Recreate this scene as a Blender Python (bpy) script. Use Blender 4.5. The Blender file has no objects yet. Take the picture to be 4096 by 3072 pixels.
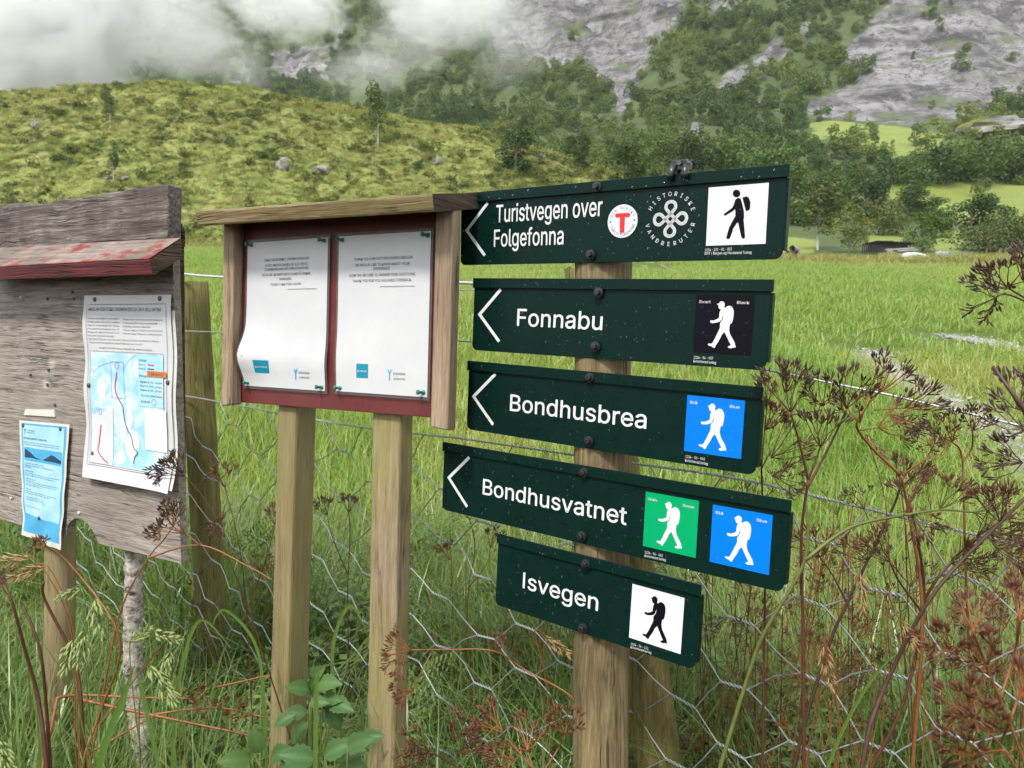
import bpy, bmesh, math, random
import numpy as np
from mathutils import Matrix, Vector

# ------------------------------------------------------------------ camera, sky, light
F_PX, PITCH, ROLL, EYE = 2890.0, math.radians(5.0), math.radians(0.8), 1.55
FWD = np.array([0, math.cos(PITCH), -math.sin(PITCH)])
UPV = np.array([0, math.sin(PITCH), math.cos(PITCH)])
RGT = np.array([1.0, 0, 0])
CR, SR = math.cos(ROLL), math.sin(ROLL)
EYEP = np.array([0, 0, EYE])
scene = bpy.context.scene
col = scene.collection
cam_d = bpy.data.cameras.new('camera')
cam_d.sensor_fit = 'HORIZONTAL'; cam_d.sensor_width = 36
cam_d.lens = F_PX * 36 / 4096
cam_d.clip_start = 0.05; cam_d.clip_end = 5000
cam_d.dof.use_dof = True; cam_d.dof.focus_distance = 1.25
cam_d.dof.aperture_fstop = cam_d.lens / 2.0
cam = bpy.data.objects.new('camera', cam_d); col.objects.link(cam)
r_, u_, f_ = CR * RGT + SR * UPV, -SR * RGT + CR * UPV, FWD
cam.matrix_world = Matrix(((r_[0], u_[0], -f_[0], 0), (r_[1], u_[1], -f_[1], 0), (r_[2], u_[2], -f_[2], EYE), (0, 0, 0, 1)))
scene.camera = cam

SUN_EL, SUN_AZ = math.radians(52), math.radians(205)      # azimuth clockwise from +Y: behind the camera, a little left
world = bpy.data.worlds.new('World'); scene.world = world; world.use_nodes = True
wt = world.node_tree; wt.nodes.clear()
sky = wt.nodes.new('ShaderNodeTexSky'); sky.sky_type = 'NISHITA'; sky.sun_disc = False
sky.sun_elevation = SUN_EL; sky.sun_rotation = SUN_AZ; sky.air_density = 1.0; sky.dust_density = 3.0
hs = wt.nodes.new('ShaderNodeHueSaturation'); hs.inputs['Saturation'].default_value = 0.25
mx = wt.nodes.new('ShaderNodeMix'); mx.data_type = 'RGBA'; mx.inputs[0].default_value = 0.72
mx.inputs[7].default_value = (9.0, 9.3, 9.6, 1)            # the grey-white overcast
bg = wt.nodes.new('ShaderNodeBackground'); bg.inputs[1].default_value = 0.075
wo = wt.nodes.new('ShaderNodeOutputWorld')
wt.links.new(sky.outputs[0], hs.inputs['Color']); wt.links.new(hs.outputs[0], mx.inputs[6])
wt.links.new(mx.outputs[2], bg.inputs[0]); wt.links.new(bg.outputs[0], wo.inputs[0])
sun_d = bpy.data.lights.new('sun', 'SUN'); sun_d.energy = 1.5; sun_d.angle = math.radians(10); sun_d.color = (1, 0.96, 0.9)
sun = bpy.data.objects.new('sun', sun_d); col.objects.link(sun)
sd = Vector((math.sin(SUN_AZ) * math.cos(SUN_EL), math.cos(SUN_AZ) * math.cos(SUN_EL), math.sin(SUN_EL)))
sun.rotation_euler = sd.to_track_quat('Z', 'Y').to_euler(); sun.location = (0, -5, 30)
vs = scene.view_settings
vs.view_transform = 'Standard'; vs.look = 'None'; vs.gamma = 1; vs.use_curve_mapping = False; vs.exposure = 1.35
scene.cycles.use_denoising = True
scene.cycles.max_bounces = 8; scene.cycles.diffuse_bounces = 2; scene.cycles.glossy_bounces = 2
scene.cycles.use_adaptive_sampling = True; scene.cycles.adaptive_threshold = .03
scene.cycles.transmission_bounces = 3; scene.cycles.transparent_max_bounces = 10; scene.cycles.volume_bounces = 8
scene.cycles.caustics_reflective = False; scene.cycles.caustics_refractive = False

# ------------------------------------------------------------------ helpers
RNG = np.random.default_rng(7); random.seed(7)

def ray(px, py):
    qx, qy = (px - 2048) / F_PX, (py - 1536) / F_PX
    X, Y = CR * qx + SR * qy, -SR * qx + CR * qy
    return X * RGT + FWD - Y * UPV

def at_y(px, py, y):                       # the point on a pixel's ray at world distance y
    d = ray(px, py); return EYEP + d * (y / d[1])

def to_px(p):
    p = np.asarray(p, float); x, y, z = p[..., 0], p[..., 1], p[..., 2] - EYE
    d = y * FWD[1] + z * FWD[2]; u = y * UPV[1] + z * UPV[2]
    d = np.where(np.abs(d) < 1e-6, 1e-6, d)
    X, Y = x / d, -u / d
    return 2048 + F_PX * (CR * X - SR * Y), 1536 + F_PX * (SR * X + CR * Y)

_T = {}
def vnoise(x, y, seed):
    if seed not in _T: _T[seed] = np.random.default_rng(seed).random((256, 256))
    t = _T[seed]; xi, yi = np.floor(x).astype(int), np.floor(y).astype(int)
    fx, fy = x - xi, y - yi; fx, fy = fx * fx * (3 - 2 * fx), fy * fy * (3 - 2 * fy)
    g = lambda i, j: t[(xi + i) & 255, (yi + j) & 255]
    return (g(0, 0) * (1 - fx) + g(1, 0) * fx) * (1 - fy) + (g(0, 1) * (1 - fx) + g(1, 1) * fx) * fy

def fbm(x, y, octv=4, seed=1):
    x, y = np.asarray(x, float), np.asarray(y, float)
    s = np.zeros(np.broadcast(x, y).shape); a, n = 1.0, 0.0
    for k in range(octv):
        s = s + a * (vnoise(x * 2 ** k + 17.3 * k, y * 2 ** k + 9.1 * k, seed + k) - .5); n += a; a *= .5
    return s / n * 2

def inside(poly, x, y):
    c = np.zeros(np.shape(x), bool); n = len(poly)
    for i in range(n):
        x1, y1 = poly[i]; x2, y2 = poly[(i + 1) % n]
        if y1 == y2: continue
        c ^= ((y1 > y) != (y2 > y)) & (x < (x2 - x1) * (y - y1) / (y2 - y1) + x1)
    return c

def props(o, label=None, cat=None, group=None, kind=None):
    for k, v in (('label', label), ('category', cat), ('group', group), ('kind', kind)):
        if v: o[k] = v
    return o

def link(name, me, parent=None, mat=None, smooth=False):
    o = bpy.data.objects.new(name, me); col.objects.link(o)
    if parent is not None: o.parent = parent
    if mat is not None and not me.materials: me.materials.append(mat)
    if smooth: me.polygons.foreach_set('use_smooth', np.ones(len(me.polygons), bool))
    return o

def mesh_np(name, verts, faces, attr=None, mat=None, smooth=False):
    """verts (n,3), faces (m,k) all of one size; attr: dict of per-vertex floats"""
    me = bpy.data.meshes.new(name); verts = np.asarray(verts, np.float32); faces = np.asarray(faces, np.int32)
    me.vertices.add(len(verts)); me.vertices.foreach_set('co', verts.ravel())
    m, k = faces.shape
    me.loops.add(m * k); me.loops.foreach_set('vertex_index', faces.ravel())
    me.polygons.add(m); me.polygons.foreach_set('loop_start', np.arange(0, m * k, k, dtype=np.int32))
    me.update(calc_edges=True)
    for n, v in (attr or {}).items():
        a = me.attributes.new(n, 'FLOAT', 'POINT'); a.data.foreach_set('value', np.asarray(v, np.float32))
    if mat: me.materials.append(mat)
    if smooth: me.polygons.foreach_set('use_smooth', np.ones(m, bool))
    me.validate(); return me

class MB:                                   # collects pieces of ONE part
    def __init__(s): s.v, s.f = [], []
    def add(s, v, f):
        b = len(s.v); s.v += [tuple(map(float, p)) for p in v]; s.f += [tuple(i + b for i in q) for q in f]; return s
    def box(s, x0, x1, y0, y1, z0, z1):
        return s.add([(x, y, z) for x in (x0, x1) for y in (y0, y1) for z in (z0, z1)],
                     [(0, 1, 3, 2), (4, 6, 7, 5), (0, 4, 5, 1), (2, 3, 7, 6), (0, 2, 6, 4), (1, 5, 7, 3)])
    def prism(s, poly, y0, y1):             # polygon in local x,z (counter-clockwise from the front), y0 = front, y1 = back
        n = len(poly)
        v = [(x, y0, z) for x, z in poly] + [(x, y1, z) for x, z in poly]
        return s.add(v, [tuple(range(n)), tuple(range(2 * n - 1, n - 1, -1))] + [(i, i + n, (i + 1) % n + n, (i + 1) % n) for i in range(n)])
    def flat(s, poly, y):
        return s.add([(x, y, z) for x, z in poly], [tuple(range(len(poly)))])
    def tube(s, pts, rad, n=6, cap=True, closed=False):
        pts = [Vector(p) for p in pts]; m = len(pts)
        if not hasattr(rad, '__len__'): rad = [rad] * m
        v, prev = [], None
        for i in range(m):
            t = pts[min(i + 1, m - 1)] - pts[max(i - 1, 0)]
            if t.length < 1e-9: t = Vector((0, 0, 1))
            t.normalize()
            if prev is None:
                prev = t.orthogonal().normalized()
            a = (prev - t * prev.dot(t)); a = a.normalized() if a.length > 1e-6 else t.orthogonal().normalized()
            prev = a; b = t.cross(a)
            for k in range(n):
                w = 2 * math.pi * k / n
                v.append(pts[i] + (a * math.cos(w) + b * math.sin(w)) * rad[i])
        f = [(i * n + k, i * n + (k + 1) % n, (i + 1) * n + (k + 1) % n, (i + 1) * n + k) for i in range(m - 1) for k in range(n)]
        if cap: f += [tuple(range(n - 1, -1, -1)), tuple(range((m - 1) * n, m * n))]
        return s.add(v, f)
    def build(s, name, mat, parent=None, smooth=False, bevel=0.0, org=None):
        me = bpy.data.meshes.new(name)
        vv = s.v if org is None else [(a - org[0], b - org[1], c - org[2]) for a, b, c in s.v]
        me.from_pydata(vv, [], s.f); me.update(); me.materials.append(mat)
        o = link(name, me, parent, None, smooth)
        if bevel:
            m = o.modifiers.new('bevel', 'BEVEL'); m.width = bevel; m.segments = 2; m.limit_method = 'ANGLE'
        return o

def empty(name, M, label, cat, group=None):
    o = bpy.data.objects.new(name, None); col.objects.link(o); o.empty_display_size = .05
    o.matrix_world = M if isinstance(M, Matrix) else Matrix.Translation(Vector(M))
    return props(o, label, cat, group)

def frame(c, yaw, tilt=0, lean=0):          # local x along the plate to the right, z up, y away from the camera
    yaw, tilt, lean = map(math.radians, (yaw, tilt, lean))
    u = np.array([math.cos(yaw), -math.sin(yaw), 0.]); n = np.array([-math.sin(yaw), -math.cos(yaw), 0.])
    v2 = np.array([0, 0, 1.]) * math.cos(lean) + n * math.sin(lean)
    uu, vv = u * math.cos(tilt) + v2 * math.sin(tilt), -u * math.sin(tilt) + v2 * math.cos(tilt)
    y = np.cross(vv, uu)
    return Matrix(((uu[0], y[0], vv[0], c[0]), (uu[1], y[1], vv[1], c[1]), (uu[2], y[2], vv[2], c[2]), (0, 0, 0, 1)))

def loc(M, px, py, depth=0.0):              # pixel -> (x, z) on the local plane y = depth
    Mi = M.inverted(); o = Mi @ Vector(EYEP); d = Mi.to_3x3() @ Vector(ray(px, py))
    t = (depth - o.y) / d.y; p = o + d * t; return (p.x, p.z)

def wpt(M, px, py, depth=0.0):
    x, z = loc(M, px, py, depth); return M @ Vector((x, depth, z))

def catmull(P, n=8):
    P = [np.asarray(p, float) for p in P]; out = []
    for i in range(len(P) - 1):
        p0, p1, p2, p3 = P[max(i - 1, 0)], P[i], P[i + 1], P[min(i + 2, len(P) - 1)]
        for k in range(n):
            t = k / n
            out.append(.5 * (2 * p1 + (p2 - p0) * t + (2 * p0 - 5 * p1 + 4 * p2 - p3) * t * t + (3 * p1 - p0 - 3 * p2 + p3) * t ** 3))
    out.append(P[-1]); return out

# ------------------------------------------------------------------ materials
class NT:
    def __init__(s, name):
        s.m = bpy.data.materials.new(name); s.m.use_nodes = True; s.t = s.m.node_tree; s.t.nodes.clear()
        s.out = s.t.nodes.new('ShaderNodeOutputMaterial')
    def n(s, typ, **kw):
        nd = s.t.nodes.new('ShaderNode' + typ)
        for k, v in kw.items():
            if k.startswith('i_'):
                key = k[2:]; key = int(key) if key.isdigit() else key.replace('_', ' ')
                s.put(nd.inputs[key], v)
            else: setattr(nd, k, v)
        return nd
    def put(s, sock, v):
        if isinstance(v, bpy.types.NodeSocket): s.t.links.new(v, sock)
        else: sock.default_value = v
    def coord(s, kind='Object', scale=(1, 1, 1), rot=(0, 0, 0)):
        c = s.n('TexCoord'); mp = s.n('Mapping'); s.put(mp.inputs[0], c.outputs[kind])
        mp.inputs['Scale'].default_value = scale; mp.inputs['Rotation'].default_value = rot; return mp.outputs[0]
    def noise(s, vec, scale, detail=5, rough=.6, dist=0):
        nd = s.n('TexNoise'); s.put(nd.inputs['Vector'], vec); nd.inputs['Scale'].default_value = scale
        nd.inputs['Detail'].default_value = detail; nd.inputs['Roughness'].default_value = rough; nd.inputs['Distortion'].default_value = dist
        return nd.outputs['Fac']
    def ramp(s, fac, stops):
        nd = s.n('ValToRGB'); s.put(nd.inputs[0], fac); cr = nd.color_ramp
        while len(cr.elements) < len(stops): cr.elements.new(.5)
        for e, (p, c) in zip(cr.elements, stops):
            e.position = p; e.color = (c, c, c, 1) if not hasattr(c, '__len__') else (*c, 1)
        return nd.outputs[0]
    def mix(s, fac, a, b, mode='MIX'):
        nd = s.n('Mix', data_type='RGBA', blend_type=mode)
        s.put(nd.inputs[0], fac)
        for i, v in ((6, a), (7, b)): s.put(nd.inputs[i], v if isinstance(v, bpy.types.NodeSocket) else (*v, 1))
        return nd.outputs[2]
    def math(s, op, a, b=0.0, clamp=False):
        nd = s.n('Math', operation=op, use_clamp=clamp); s.put(nd.inputs[0], a); s.put(nd.inputs[1], b); return nd.outputs[0]
    def bump(s, h, strength=.5, dist=.01):
        nd = s.n('Bump'); s.put(nd.inputs['Height'], h); nd.inputs['Strength'].default_value = strength; nd.inputs['Distance'].default_value = dist
        return nd.outputs[0]
    def bsdf(s, color, rough=.6, normal=None, spec=.5, **kw):
        nd = s.n('BsdfPrincipled'); s.put(nd.inputs['Base Color'], color if isinstance(color, bpy.types.NodeSocket) else (*color, 1))
        s.put(nd.inputs['Roughness'], rough); nd.inputs['Specular IOR Level'].default_value = spec
        if normal is not None: s.put(nd.inputs['Normal'], normal)
        for k, v in kw.items(): s.put(nd.inputs[k.replace('_', ' ')], v)
        return nd
    def done(s, shader, vol=None):
        if shader is not None: s.t.links.new(shader.outputs[0], s.out.inputs[0])
        return s.m

def plain(name, c, rough=.5, spec=.5, var=0.0, scale=40, **kw):
    n = NT(name); v = n.coord(); cc = c
    if var:
        f = n.noise(v, scale, 4); cc = n.mix(f, tuple(x * (1 - var) for x in c), tuple(min(1, x * (1 + var)) for x in c))
    return n.done(n.bsdf(cc, rough, None, spec, **kw))

def wood(name, dark, mid, light, axis=2, scale=70, stain=None, stain_amt=.5, bumps=.6, rough=.75, stain_scale=5, knots=False, red=None, red_amt=0.5):
    n = NT(name); sc = [1, 1, 1]; sc[axis] = .045
    warp = n.n('VectorMath', operation='ADD'); base = n.coord()
    wn = n.n('TexNoise'); n.put(wn.inputs['Vector'], base); wn.inputs['Scale'].default_value = 9; wn.inputs['Detail'].default_value = 2
    ws = n.n('VectorMath', operation='SCALE'); n.put(ws.inputs[0], wn.outputs['Color']); ws.inputs['Scale'].default_value = .012
    n.put(warp.inputs[0], base); n.put(warp.inputs[1], ws.outputs[0])
    mp = n.n('Mapping'); n.put(mp.inputs[0], warp.outputs[0]); mp.inputs['Scale'].default_value = sc
    g = n.noise(mp.outputs[0], scale, 7, .65); g2 = n.noise(mp.outputs[0], scale * 4, 4, .6)
    gg = n.math('ADD', n.math('MULTIPLY', g, .7), n.math('MULTIPLY', g2, .3))
    c = n.ramp(gg, [(.33, dark), (.5, mid), (.66, light)])
    big = n.noise(n.coord(), stain_scale, 4, .6)
    c = n.mix(n.ramp(big, [(.35, 0.0), (.7, .55)]), c, tuple(x * .6 for x in mid))
    mp3 = n.n('Mapping'); n.put(mp3.inputs[0], warp.outputs[0]); sc3 = [1, 1, 1]; sc3[axis] = .03; mp3.inputs['Scale'].default_value = sc3
    cr_ = n.noise(mp3.outputs[0], scale * .42, 3, .55); cm = n.math('MULTIPLY', n.ramp(cr_, [(.470, 0.0), (.484, 1.0), (.490, 1.0), (.504, 0.0)]), n.ramp(n.noise(n.coord(), 8, 3), [(.42, 0.0), (.58, 1.0)]))
    c = n.mix(n.math('MULTIPLY', cm, .75), c, tuple(x * .25 for x in dark)); gg = n.math('SUBTRACT', gg, n.math('MULTIPLY', cm, .8))
    if knots:
        vo = n.n('TexVoronoi'); n.put(vo.inputs['Vector'], n.coord(scale=(5.5, 5.5, 8))); vo.inputs['Scale'].default_value = 1.0
        c = n.mix(n.ramp(vo.outputs['Distance'], [(.03, .85), (.09, .35), (.13, 0.0)]), c, tuple(x * 1.35 for x in light))
    if red:
        rn = n.noise(n.coord(scale=(1, 1, 3)), 9, 6, .7); c = n.mix(n.ramp(rn, [(red_amt, 1.0), (red_amt + .09, 0.0)]), c, red)
    if stain:
        st = n.noise(n.coord(scale=(1, 1, .35)), stain_scale * 1.6, 5, .7)
        c = n.mix(n.math('MULTIPLY', n.ramp(st, [(.42, 0.0), (.62, 1.0)]), stain_amt), c, stain)
    return n.done(n.bsdf(c, rough, n.bump(gg, bumps, .004), .35))

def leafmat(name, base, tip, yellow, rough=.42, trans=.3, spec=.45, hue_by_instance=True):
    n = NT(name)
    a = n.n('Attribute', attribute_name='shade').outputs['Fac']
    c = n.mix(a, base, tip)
    if hue_by_instance:
        t = n.n('Attribute', attribute_name='tint', attribute_type='INSTANCER').outputs['Fac']
        t2 = n.n('Attribute', attribute_name='tintv').outputs['Fac']
        c = n.mix(n.math('MAXIMUM', t, t2), c, yellow)
    else:
        oi = n.n('ObjectInfo').outputs['Random']; c = n.mix(n.math('MULTIPLY', oi, .6), c, yellow)
    p = n.bsdf(c, rough, None, spec)
    tr = n.n('BsdfTranslucent'); n.put(tr.inputs[0], n.mix(1.0, c, (1.0, 1.0, .55), 'MULTIPLY'))
    ms = n.n('MixShader'); ms.inputs[0].default_value = trans
    n.t.links.new(p.outputs[0], ms.inputs[1]); n.t.links.new(tr.outputs[0], ms.inputs[2])
    return n.done(ms)

M_ = {}
M_['green'] = None
n = NT('sign_green_paint'); v = n.coord(); f1 = n.noise(v, 14, 4)
M_['green'] = n.done(n.bsdf(n.mix(f1, (.0015, .0125, .0098), (.0032, .019, .0152)), n.ramp(n.noise(v, 30, 5), [(.35, .25), (.7, .45)]), n.bump(n.noise(v, 900, 2), .05, .001), .12))
M_['lip'] = M_['green']
M_['white'] = plain('white_vinyl', (.70, .70, .70), .35, .5, .03, 60)
M_['black'] = plain('black_vinyl', (.005, .004, .008), .45, .09)
M_['blue'] = plain('blue_vinyl', (.0, .17, .72), .3, .25)
M_['vgreen'] = plain('green_vinyl', (.0, .33, .12), .3, .25)
M_['redv'] = plain('red_vinyl', (.72, .01, .015), .3)
M_['navy'] = plain('navy_print', (.02, .08, .22), .4)
M_['alu'] = plain('bare_edge_metal', (.35, .40, .36), .4, .5, .2, 80)
M_['bolt'] = plain('black_bolt_metal', (.012, .012, .016), .32, .6, .3, 300)
M_['washer'] = plain('rubber_washer', (.015, .015, .017), .5)
n = NT('rain_water'); fr = n.n('Fresnel'); fr.inputs['IOR'].default_value = 1.45; gl = n.n('BsdfGlossy'); gl.inputs['Roughness'].default_value = .03; tr = n.n('BsdfTransparent'); tr.inputs[0].default_value = (.93, .95, .95, 1); ms = n.n('MixShader')
n.put(ms.inputs[0], n.math('MULTIPLY', fr.outputs[0], .8, True)); n.t.links.new(tr.outputs[0], ms.inputs[1]); n.t.links.new(gl.outputs[0], ms.inputs[2]); M_['drop'] = n.done(ms)
M_['ink'] = plain('black_ink', (.02, .02, .025), .6)
M_['ink2'] = plain('grey_ink', (.07, .075, .085), .6)
n = NT('white_paper'); v = n.coord(); f1 = n.noise(v, 9, 5, .7)
M_['paper'] = n.done(n.bsdf(n.mix(n.ramp(f1, [(.3, 0.0), (.75, 1.0)]), (.52, .53, .55), (.60, .60, .60)), .38, None, .45))
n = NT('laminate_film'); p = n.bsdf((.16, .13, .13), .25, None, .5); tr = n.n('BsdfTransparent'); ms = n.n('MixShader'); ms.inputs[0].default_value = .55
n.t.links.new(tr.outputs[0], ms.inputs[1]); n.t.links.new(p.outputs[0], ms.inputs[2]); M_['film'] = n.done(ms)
M_['teal'] = plain('teal_print', (.0, .22, .34), .45)
M_['logoblue'] = plain('logo_blue_print', (.04, .28, .55), .45)
M_['pin'] = plain('green_push_pin_plastic', (.0, .17, .10), .3, .5)
M_['tack'] = plain('dull_steel_tack', (.10, .11, .11), .45, .5, .3, 300, Metallic=.6)
M_['orange'] = plain('orange_sticker', (.52, .16, .03), .5)
M_['mapred'] = plain('red_map_line', (.65, .03, .06), .5)
M_['mapdark'] = plain('dark_teal_map_line', (.01, .08, .13), .5)
M_['mapline'] = plain('grey_map_line', (.42, .46, .52), .5)
n = NT('pale_blue_map_print'); v = n.coord(); w1 = n.noise(v, 14, 5, .6, .6)
M_['map'] = n.done(n.bsdf(n.ramp(w1, [(.42, (.30, .56, .78)), (.5, (.40, .64, .82)), (.56, (.62, .74, .82)), (.62, (.34, .58, .78))]), .4))
M_['mapwhite'] = plain('pale_map_print', (.66, .70, .72), .45, .4, .06, 30)
M_['inset'] = plain('faded_inset_print', (.60, .62, .64), .5, .4, .12, 120)
n = NT('faded_blue_notice'); v = n.coord(); w1 = n.noise(v, 12, 5, .7)
M_['bluenote'] = n.done(n.bsdf(n.ramp(w1, [(.35, (.30, .58, .74)), (.6, (.42, .66, .78)), (.75, (.62, .72, .74))]), .3))
M_['notemid'] = plain('blue_band_print', (.08, .37, .62), .35, .5, .2, 40)
M_['notedark'] = plain('dark_mountain_print', (.015, .05, .10), .35)
M_['noteedge'] = plain('dirty_white_paper_edge', (.60, .60, .54), .5, .4, .2, 60)

M_['post'] = wood('pressure_treated_post', (.14, .095, .045), (.27, .20, .115), (.38, .30, .19), 2, 90, (.22, .20, .055), .5, .5, .7, 4)
M_['post2'] = wood('pressure_treated_post_greener', (.14, .095, .05), (.27, .205, .125), (.38, .305, .20), 2, 95, (.27, .25, .06), .6, .5, .7, 5)
M_['signpost'] = wood('weathered_brown_post', (.05, .034, .015), (.20, .145, .07), (.32, .25, .135), 2, 60, (.05, .045, .02), .6, .6, .7, 7)
M_['moss'] = wood('mossy_fence_post', (.06, .05, .015), (.17, .14, .045), (.28, .235, .09), 2, 75, (.10, .10, .02), .7, .7, .8, 6)
M_['roof'] = wood('pale_roof_timber', (.12, .075, .03), (.25, .175, .09), (.42, .33, .21), 0, 80, (.10, .10, .02), .45, .6, .7, 6)
M_['jamb'] = wood('pale_frame_timber', (.15, .10, .06), (.31, .225, .145), (.44, .35, .25), 2, 80, None, 0, .5, .7, 6)
M_['endgrain'] = wood('dark_end_grain', (.02, .013, .008), (.06, .04, .025), (.12, .085, .055), 1, 60, None, 0, .8, .85)
M_['grey'] = wood('weathered_grey_panel', (.085, .068, .053), (.31, .27, .23), (.48, .435, .385), 0, 110, (.10, .018, .012), .12, .75, .8, 3, knots=True)
M_['greyplank'] = wood('silver_grey_plank', (.018, .013, .010), (.17, .145, .125), (.42, .385, .35), 0, 120, (.04, .03, .022), .7, 1.0, .85, 3)
M_['redplank'] = wood('worn_red_painted_board_top', (.13, .09, .075), (.27, .21, .185), (.37, .31, .28), 0, 90, (.05, .06, .035), .5, .6, .7, 4, red=(.24, .022, .018), red_amt=.40)
M_['redface'] = wood('dark_red_painted_board', (.045, .005, .006), (.10, .010, .011), (.15, .02, .018), 0, 80, (.03, .006, .006), .4, .5, .55, 5)
n = NT('maroon_panel'); v = n.coord(scale=(1, 1, .5)); f1 = n.noise(v, 160, 5, .7); f2 = n.noise(n.coord(), 5, 4)
cc = n.mix(f1, (.06, .006, .007), (.155, .028, .026)); M_['maroon'] = n.done(n.bsdf(n.mix(n.ramp(f2, [(.4, 0.0), (.75, .5)]), cc, (.17, .05, .045)), .45, n.bump(f1, .3, .002), .4))
n = NT('birch_bark'); v = n.coord(scale=(1, 1, 1.4)); f1 = n.noise(v, 55, 7, .72, .6); f2 = n.noise(n.coord(scale=(1, 1, 1.6)), 14, 5, .65)
cc = n.ramp(f1, [(.36, (.06, .045, .035)), (.46, (.27, .235, .20)), (.62, (.50, .46, .41))]); cc = n.mix(n.ramp(f2, [(.56, 0.0), (.66, 1.0)]), cc, (.035, .02, .015))
M_['birch'] = n.done(n.bsdf(cc, .75, n.bump(f1, .6, .004), .3))
n = NT('galvanised_wire'); v = n.coord(); M_['wire'] = n.done(n.bsdf(n.mix(n.noise(v, 60, 4), (.26, .28, .30), (.44, .46, .48)), .36, None, .5, Metallic=.55))
M_['rope'] = plain('pale_fence_rope', (.5, .5, .48), .7, .3, .3, 300)

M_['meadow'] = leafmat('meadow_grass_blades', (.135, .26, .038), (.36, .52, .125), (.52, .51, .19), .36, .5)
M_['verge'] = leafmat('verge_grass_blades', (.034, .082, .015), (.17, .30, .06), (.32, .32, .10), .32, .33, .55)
M_['dry'] = leafmat('dry_straw', (.13, .06, .025), (.30, .18, .08), (.36, .24, .12), .6, .2, .3)
M_['hillgrass'] = leafmat('hill_grass_blades', (.16, .19, .045), (.33, .36, .11), (.44, .41, .17), .55, .3, .3)
M_['scrub'] = leafmat('hill_scrub_leaves', (.018, .038, .009), (.07, .12, .025), (.14, .17, .04), .55, .25, .3)
M_['forest'] = leafmat('forest_leaves', (.030, .066, .016), (.115, .20, .045), (.22, .27, .06), .55, .25, .3)
M_['leafdark'] = leafmat('dark_tree_leaves', (.014, .038, .010), (.055, .11, .024), (.08, .13, .025), .5, .25, .3, False)
M_['leafmid'] = leafmat('mid_green_tree_leaves', (.04, .085, .016), (.14, .235, .045), (.12, .18, .03), .5, .28, .3, False)
M_['leafyel'] = leafmat('yellow_green_tree_leaves', (.07, .10, .018), (.20, .24, .045), (.20, .22, .05), .5, .3, .3, False)
M_['leafolive'] = leafmat('olive_birch_leaves', (.06, .095, .028), (.18, .235, .075), (.13, .14, .04), .5, .28, .3, False)
M_['broad'] = leafmat('broad_green_leaves', (.03, .085, .022), (.085, .18, .05), (.10, .18, .045), .5, .25, .35, False)
M_['ear'] = plain('pale_green_grass_ear', (.26, .32, .11), .6, .3, .3, 200)
M_['eardry'] = plain('tan_grass_ear', (.36, .22, .10), .6, .3, .3, 200)
M_['stalk'] = plain('red_brown_dry_stem', (.085, .032, .018), .45, .4, .5, 60)
M_['stalk_o'] = plain('orange_brown_dry_stem', (.21, .078, .026), .42, .4, .35, 60)
M_['stalk_d'] = plain('dark_brown_dry_stem', (.065, .030, .020), .5, .4, .4, 60)
M_['stalk_g'] = plain('olive_green_stem', (.11, .125, .03), .45, .4, .4, 40)
M_['seed'] = plain('dark_seed_pods', (.060, .032, .020), .4, .5, .5, 200)
M_['seed_r'] = plain('rusty_seed_pods', (.11, .045, .022), .5, .4, .5, 200)
M_['bark'] = plain('grey_bark', (.16, .13, .11), .8, .3, .4, 20)
M_['birchtrunk'] = plain('pale_birch_trunk', (.45, .42, .38), .7, .3, .5, 6)
n = NT('boulder_rock'); v = n.coord(); f1 = n.noise(v, 2.5, 7, .65); f2 = n.noise(v, .9, 4)
cc = n.mix(n.ramp(f2, [(.5, 0.0), (.6, 1.0)]), n.ramp(f1, [(.35, (.10, .095, .09)), (.65, (.34, .33, .32))]), (.17, .17, .04)); M_['boulder'] = n.done(n.bsdf(cc, .8, n.bump(f1, .8, .15), .3))
n = NT('gravel'); v = n.coord(); vo = n.n('TexVoronoi'); n.put(vo.inputs['Vector'], v); vo.inputs['Scale'].default_value = 28
cc = n.mix(vo.outputs['Distance'], (.12, .115, .10), (.30, .285, .26)); cc = n.mix(n.ramp(n.noise(v, 5, 5), [(.38, 0.0), (.54, .85)]), cc, (.15, .19, .06)); M_['gravel'] = n.done(n.bsdf(cc, .7, n.bump(vo.outputs['Distance'], .8, .02), .35))
M_['concrete'] = plain('grey_concrete_pipe', (.26, .25, .24), .8, .3, .3, 3)
M_['darkwood'] = plain('dark_old_timber', (.035, .03, .028), .8, .3, .5, 8)
M_['tarp'] = plain('pale_tarpaulin', (.60, .62, .64), .5, .4, .2, 4)
M_['orangejunk'] = plain('faded_orange_plastic', (.55, .22, .10), .5)

# ------------------------------------------------------------------ terrain functions
def sp(x, w): return (x + np.sqrt(x * x + w * w)) / 2
def meadow_z(x, y):
    x, y = np.asarray(x, float), np.asarray(y, float)
    return .12 * sp(y - 4.3, 1.5) - .12 * sp(-4.3, 1.5) + .10 * fbm(x * .25, y * .12, 3, 31) * np.clip(y / 12, 0, 1)

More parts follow.
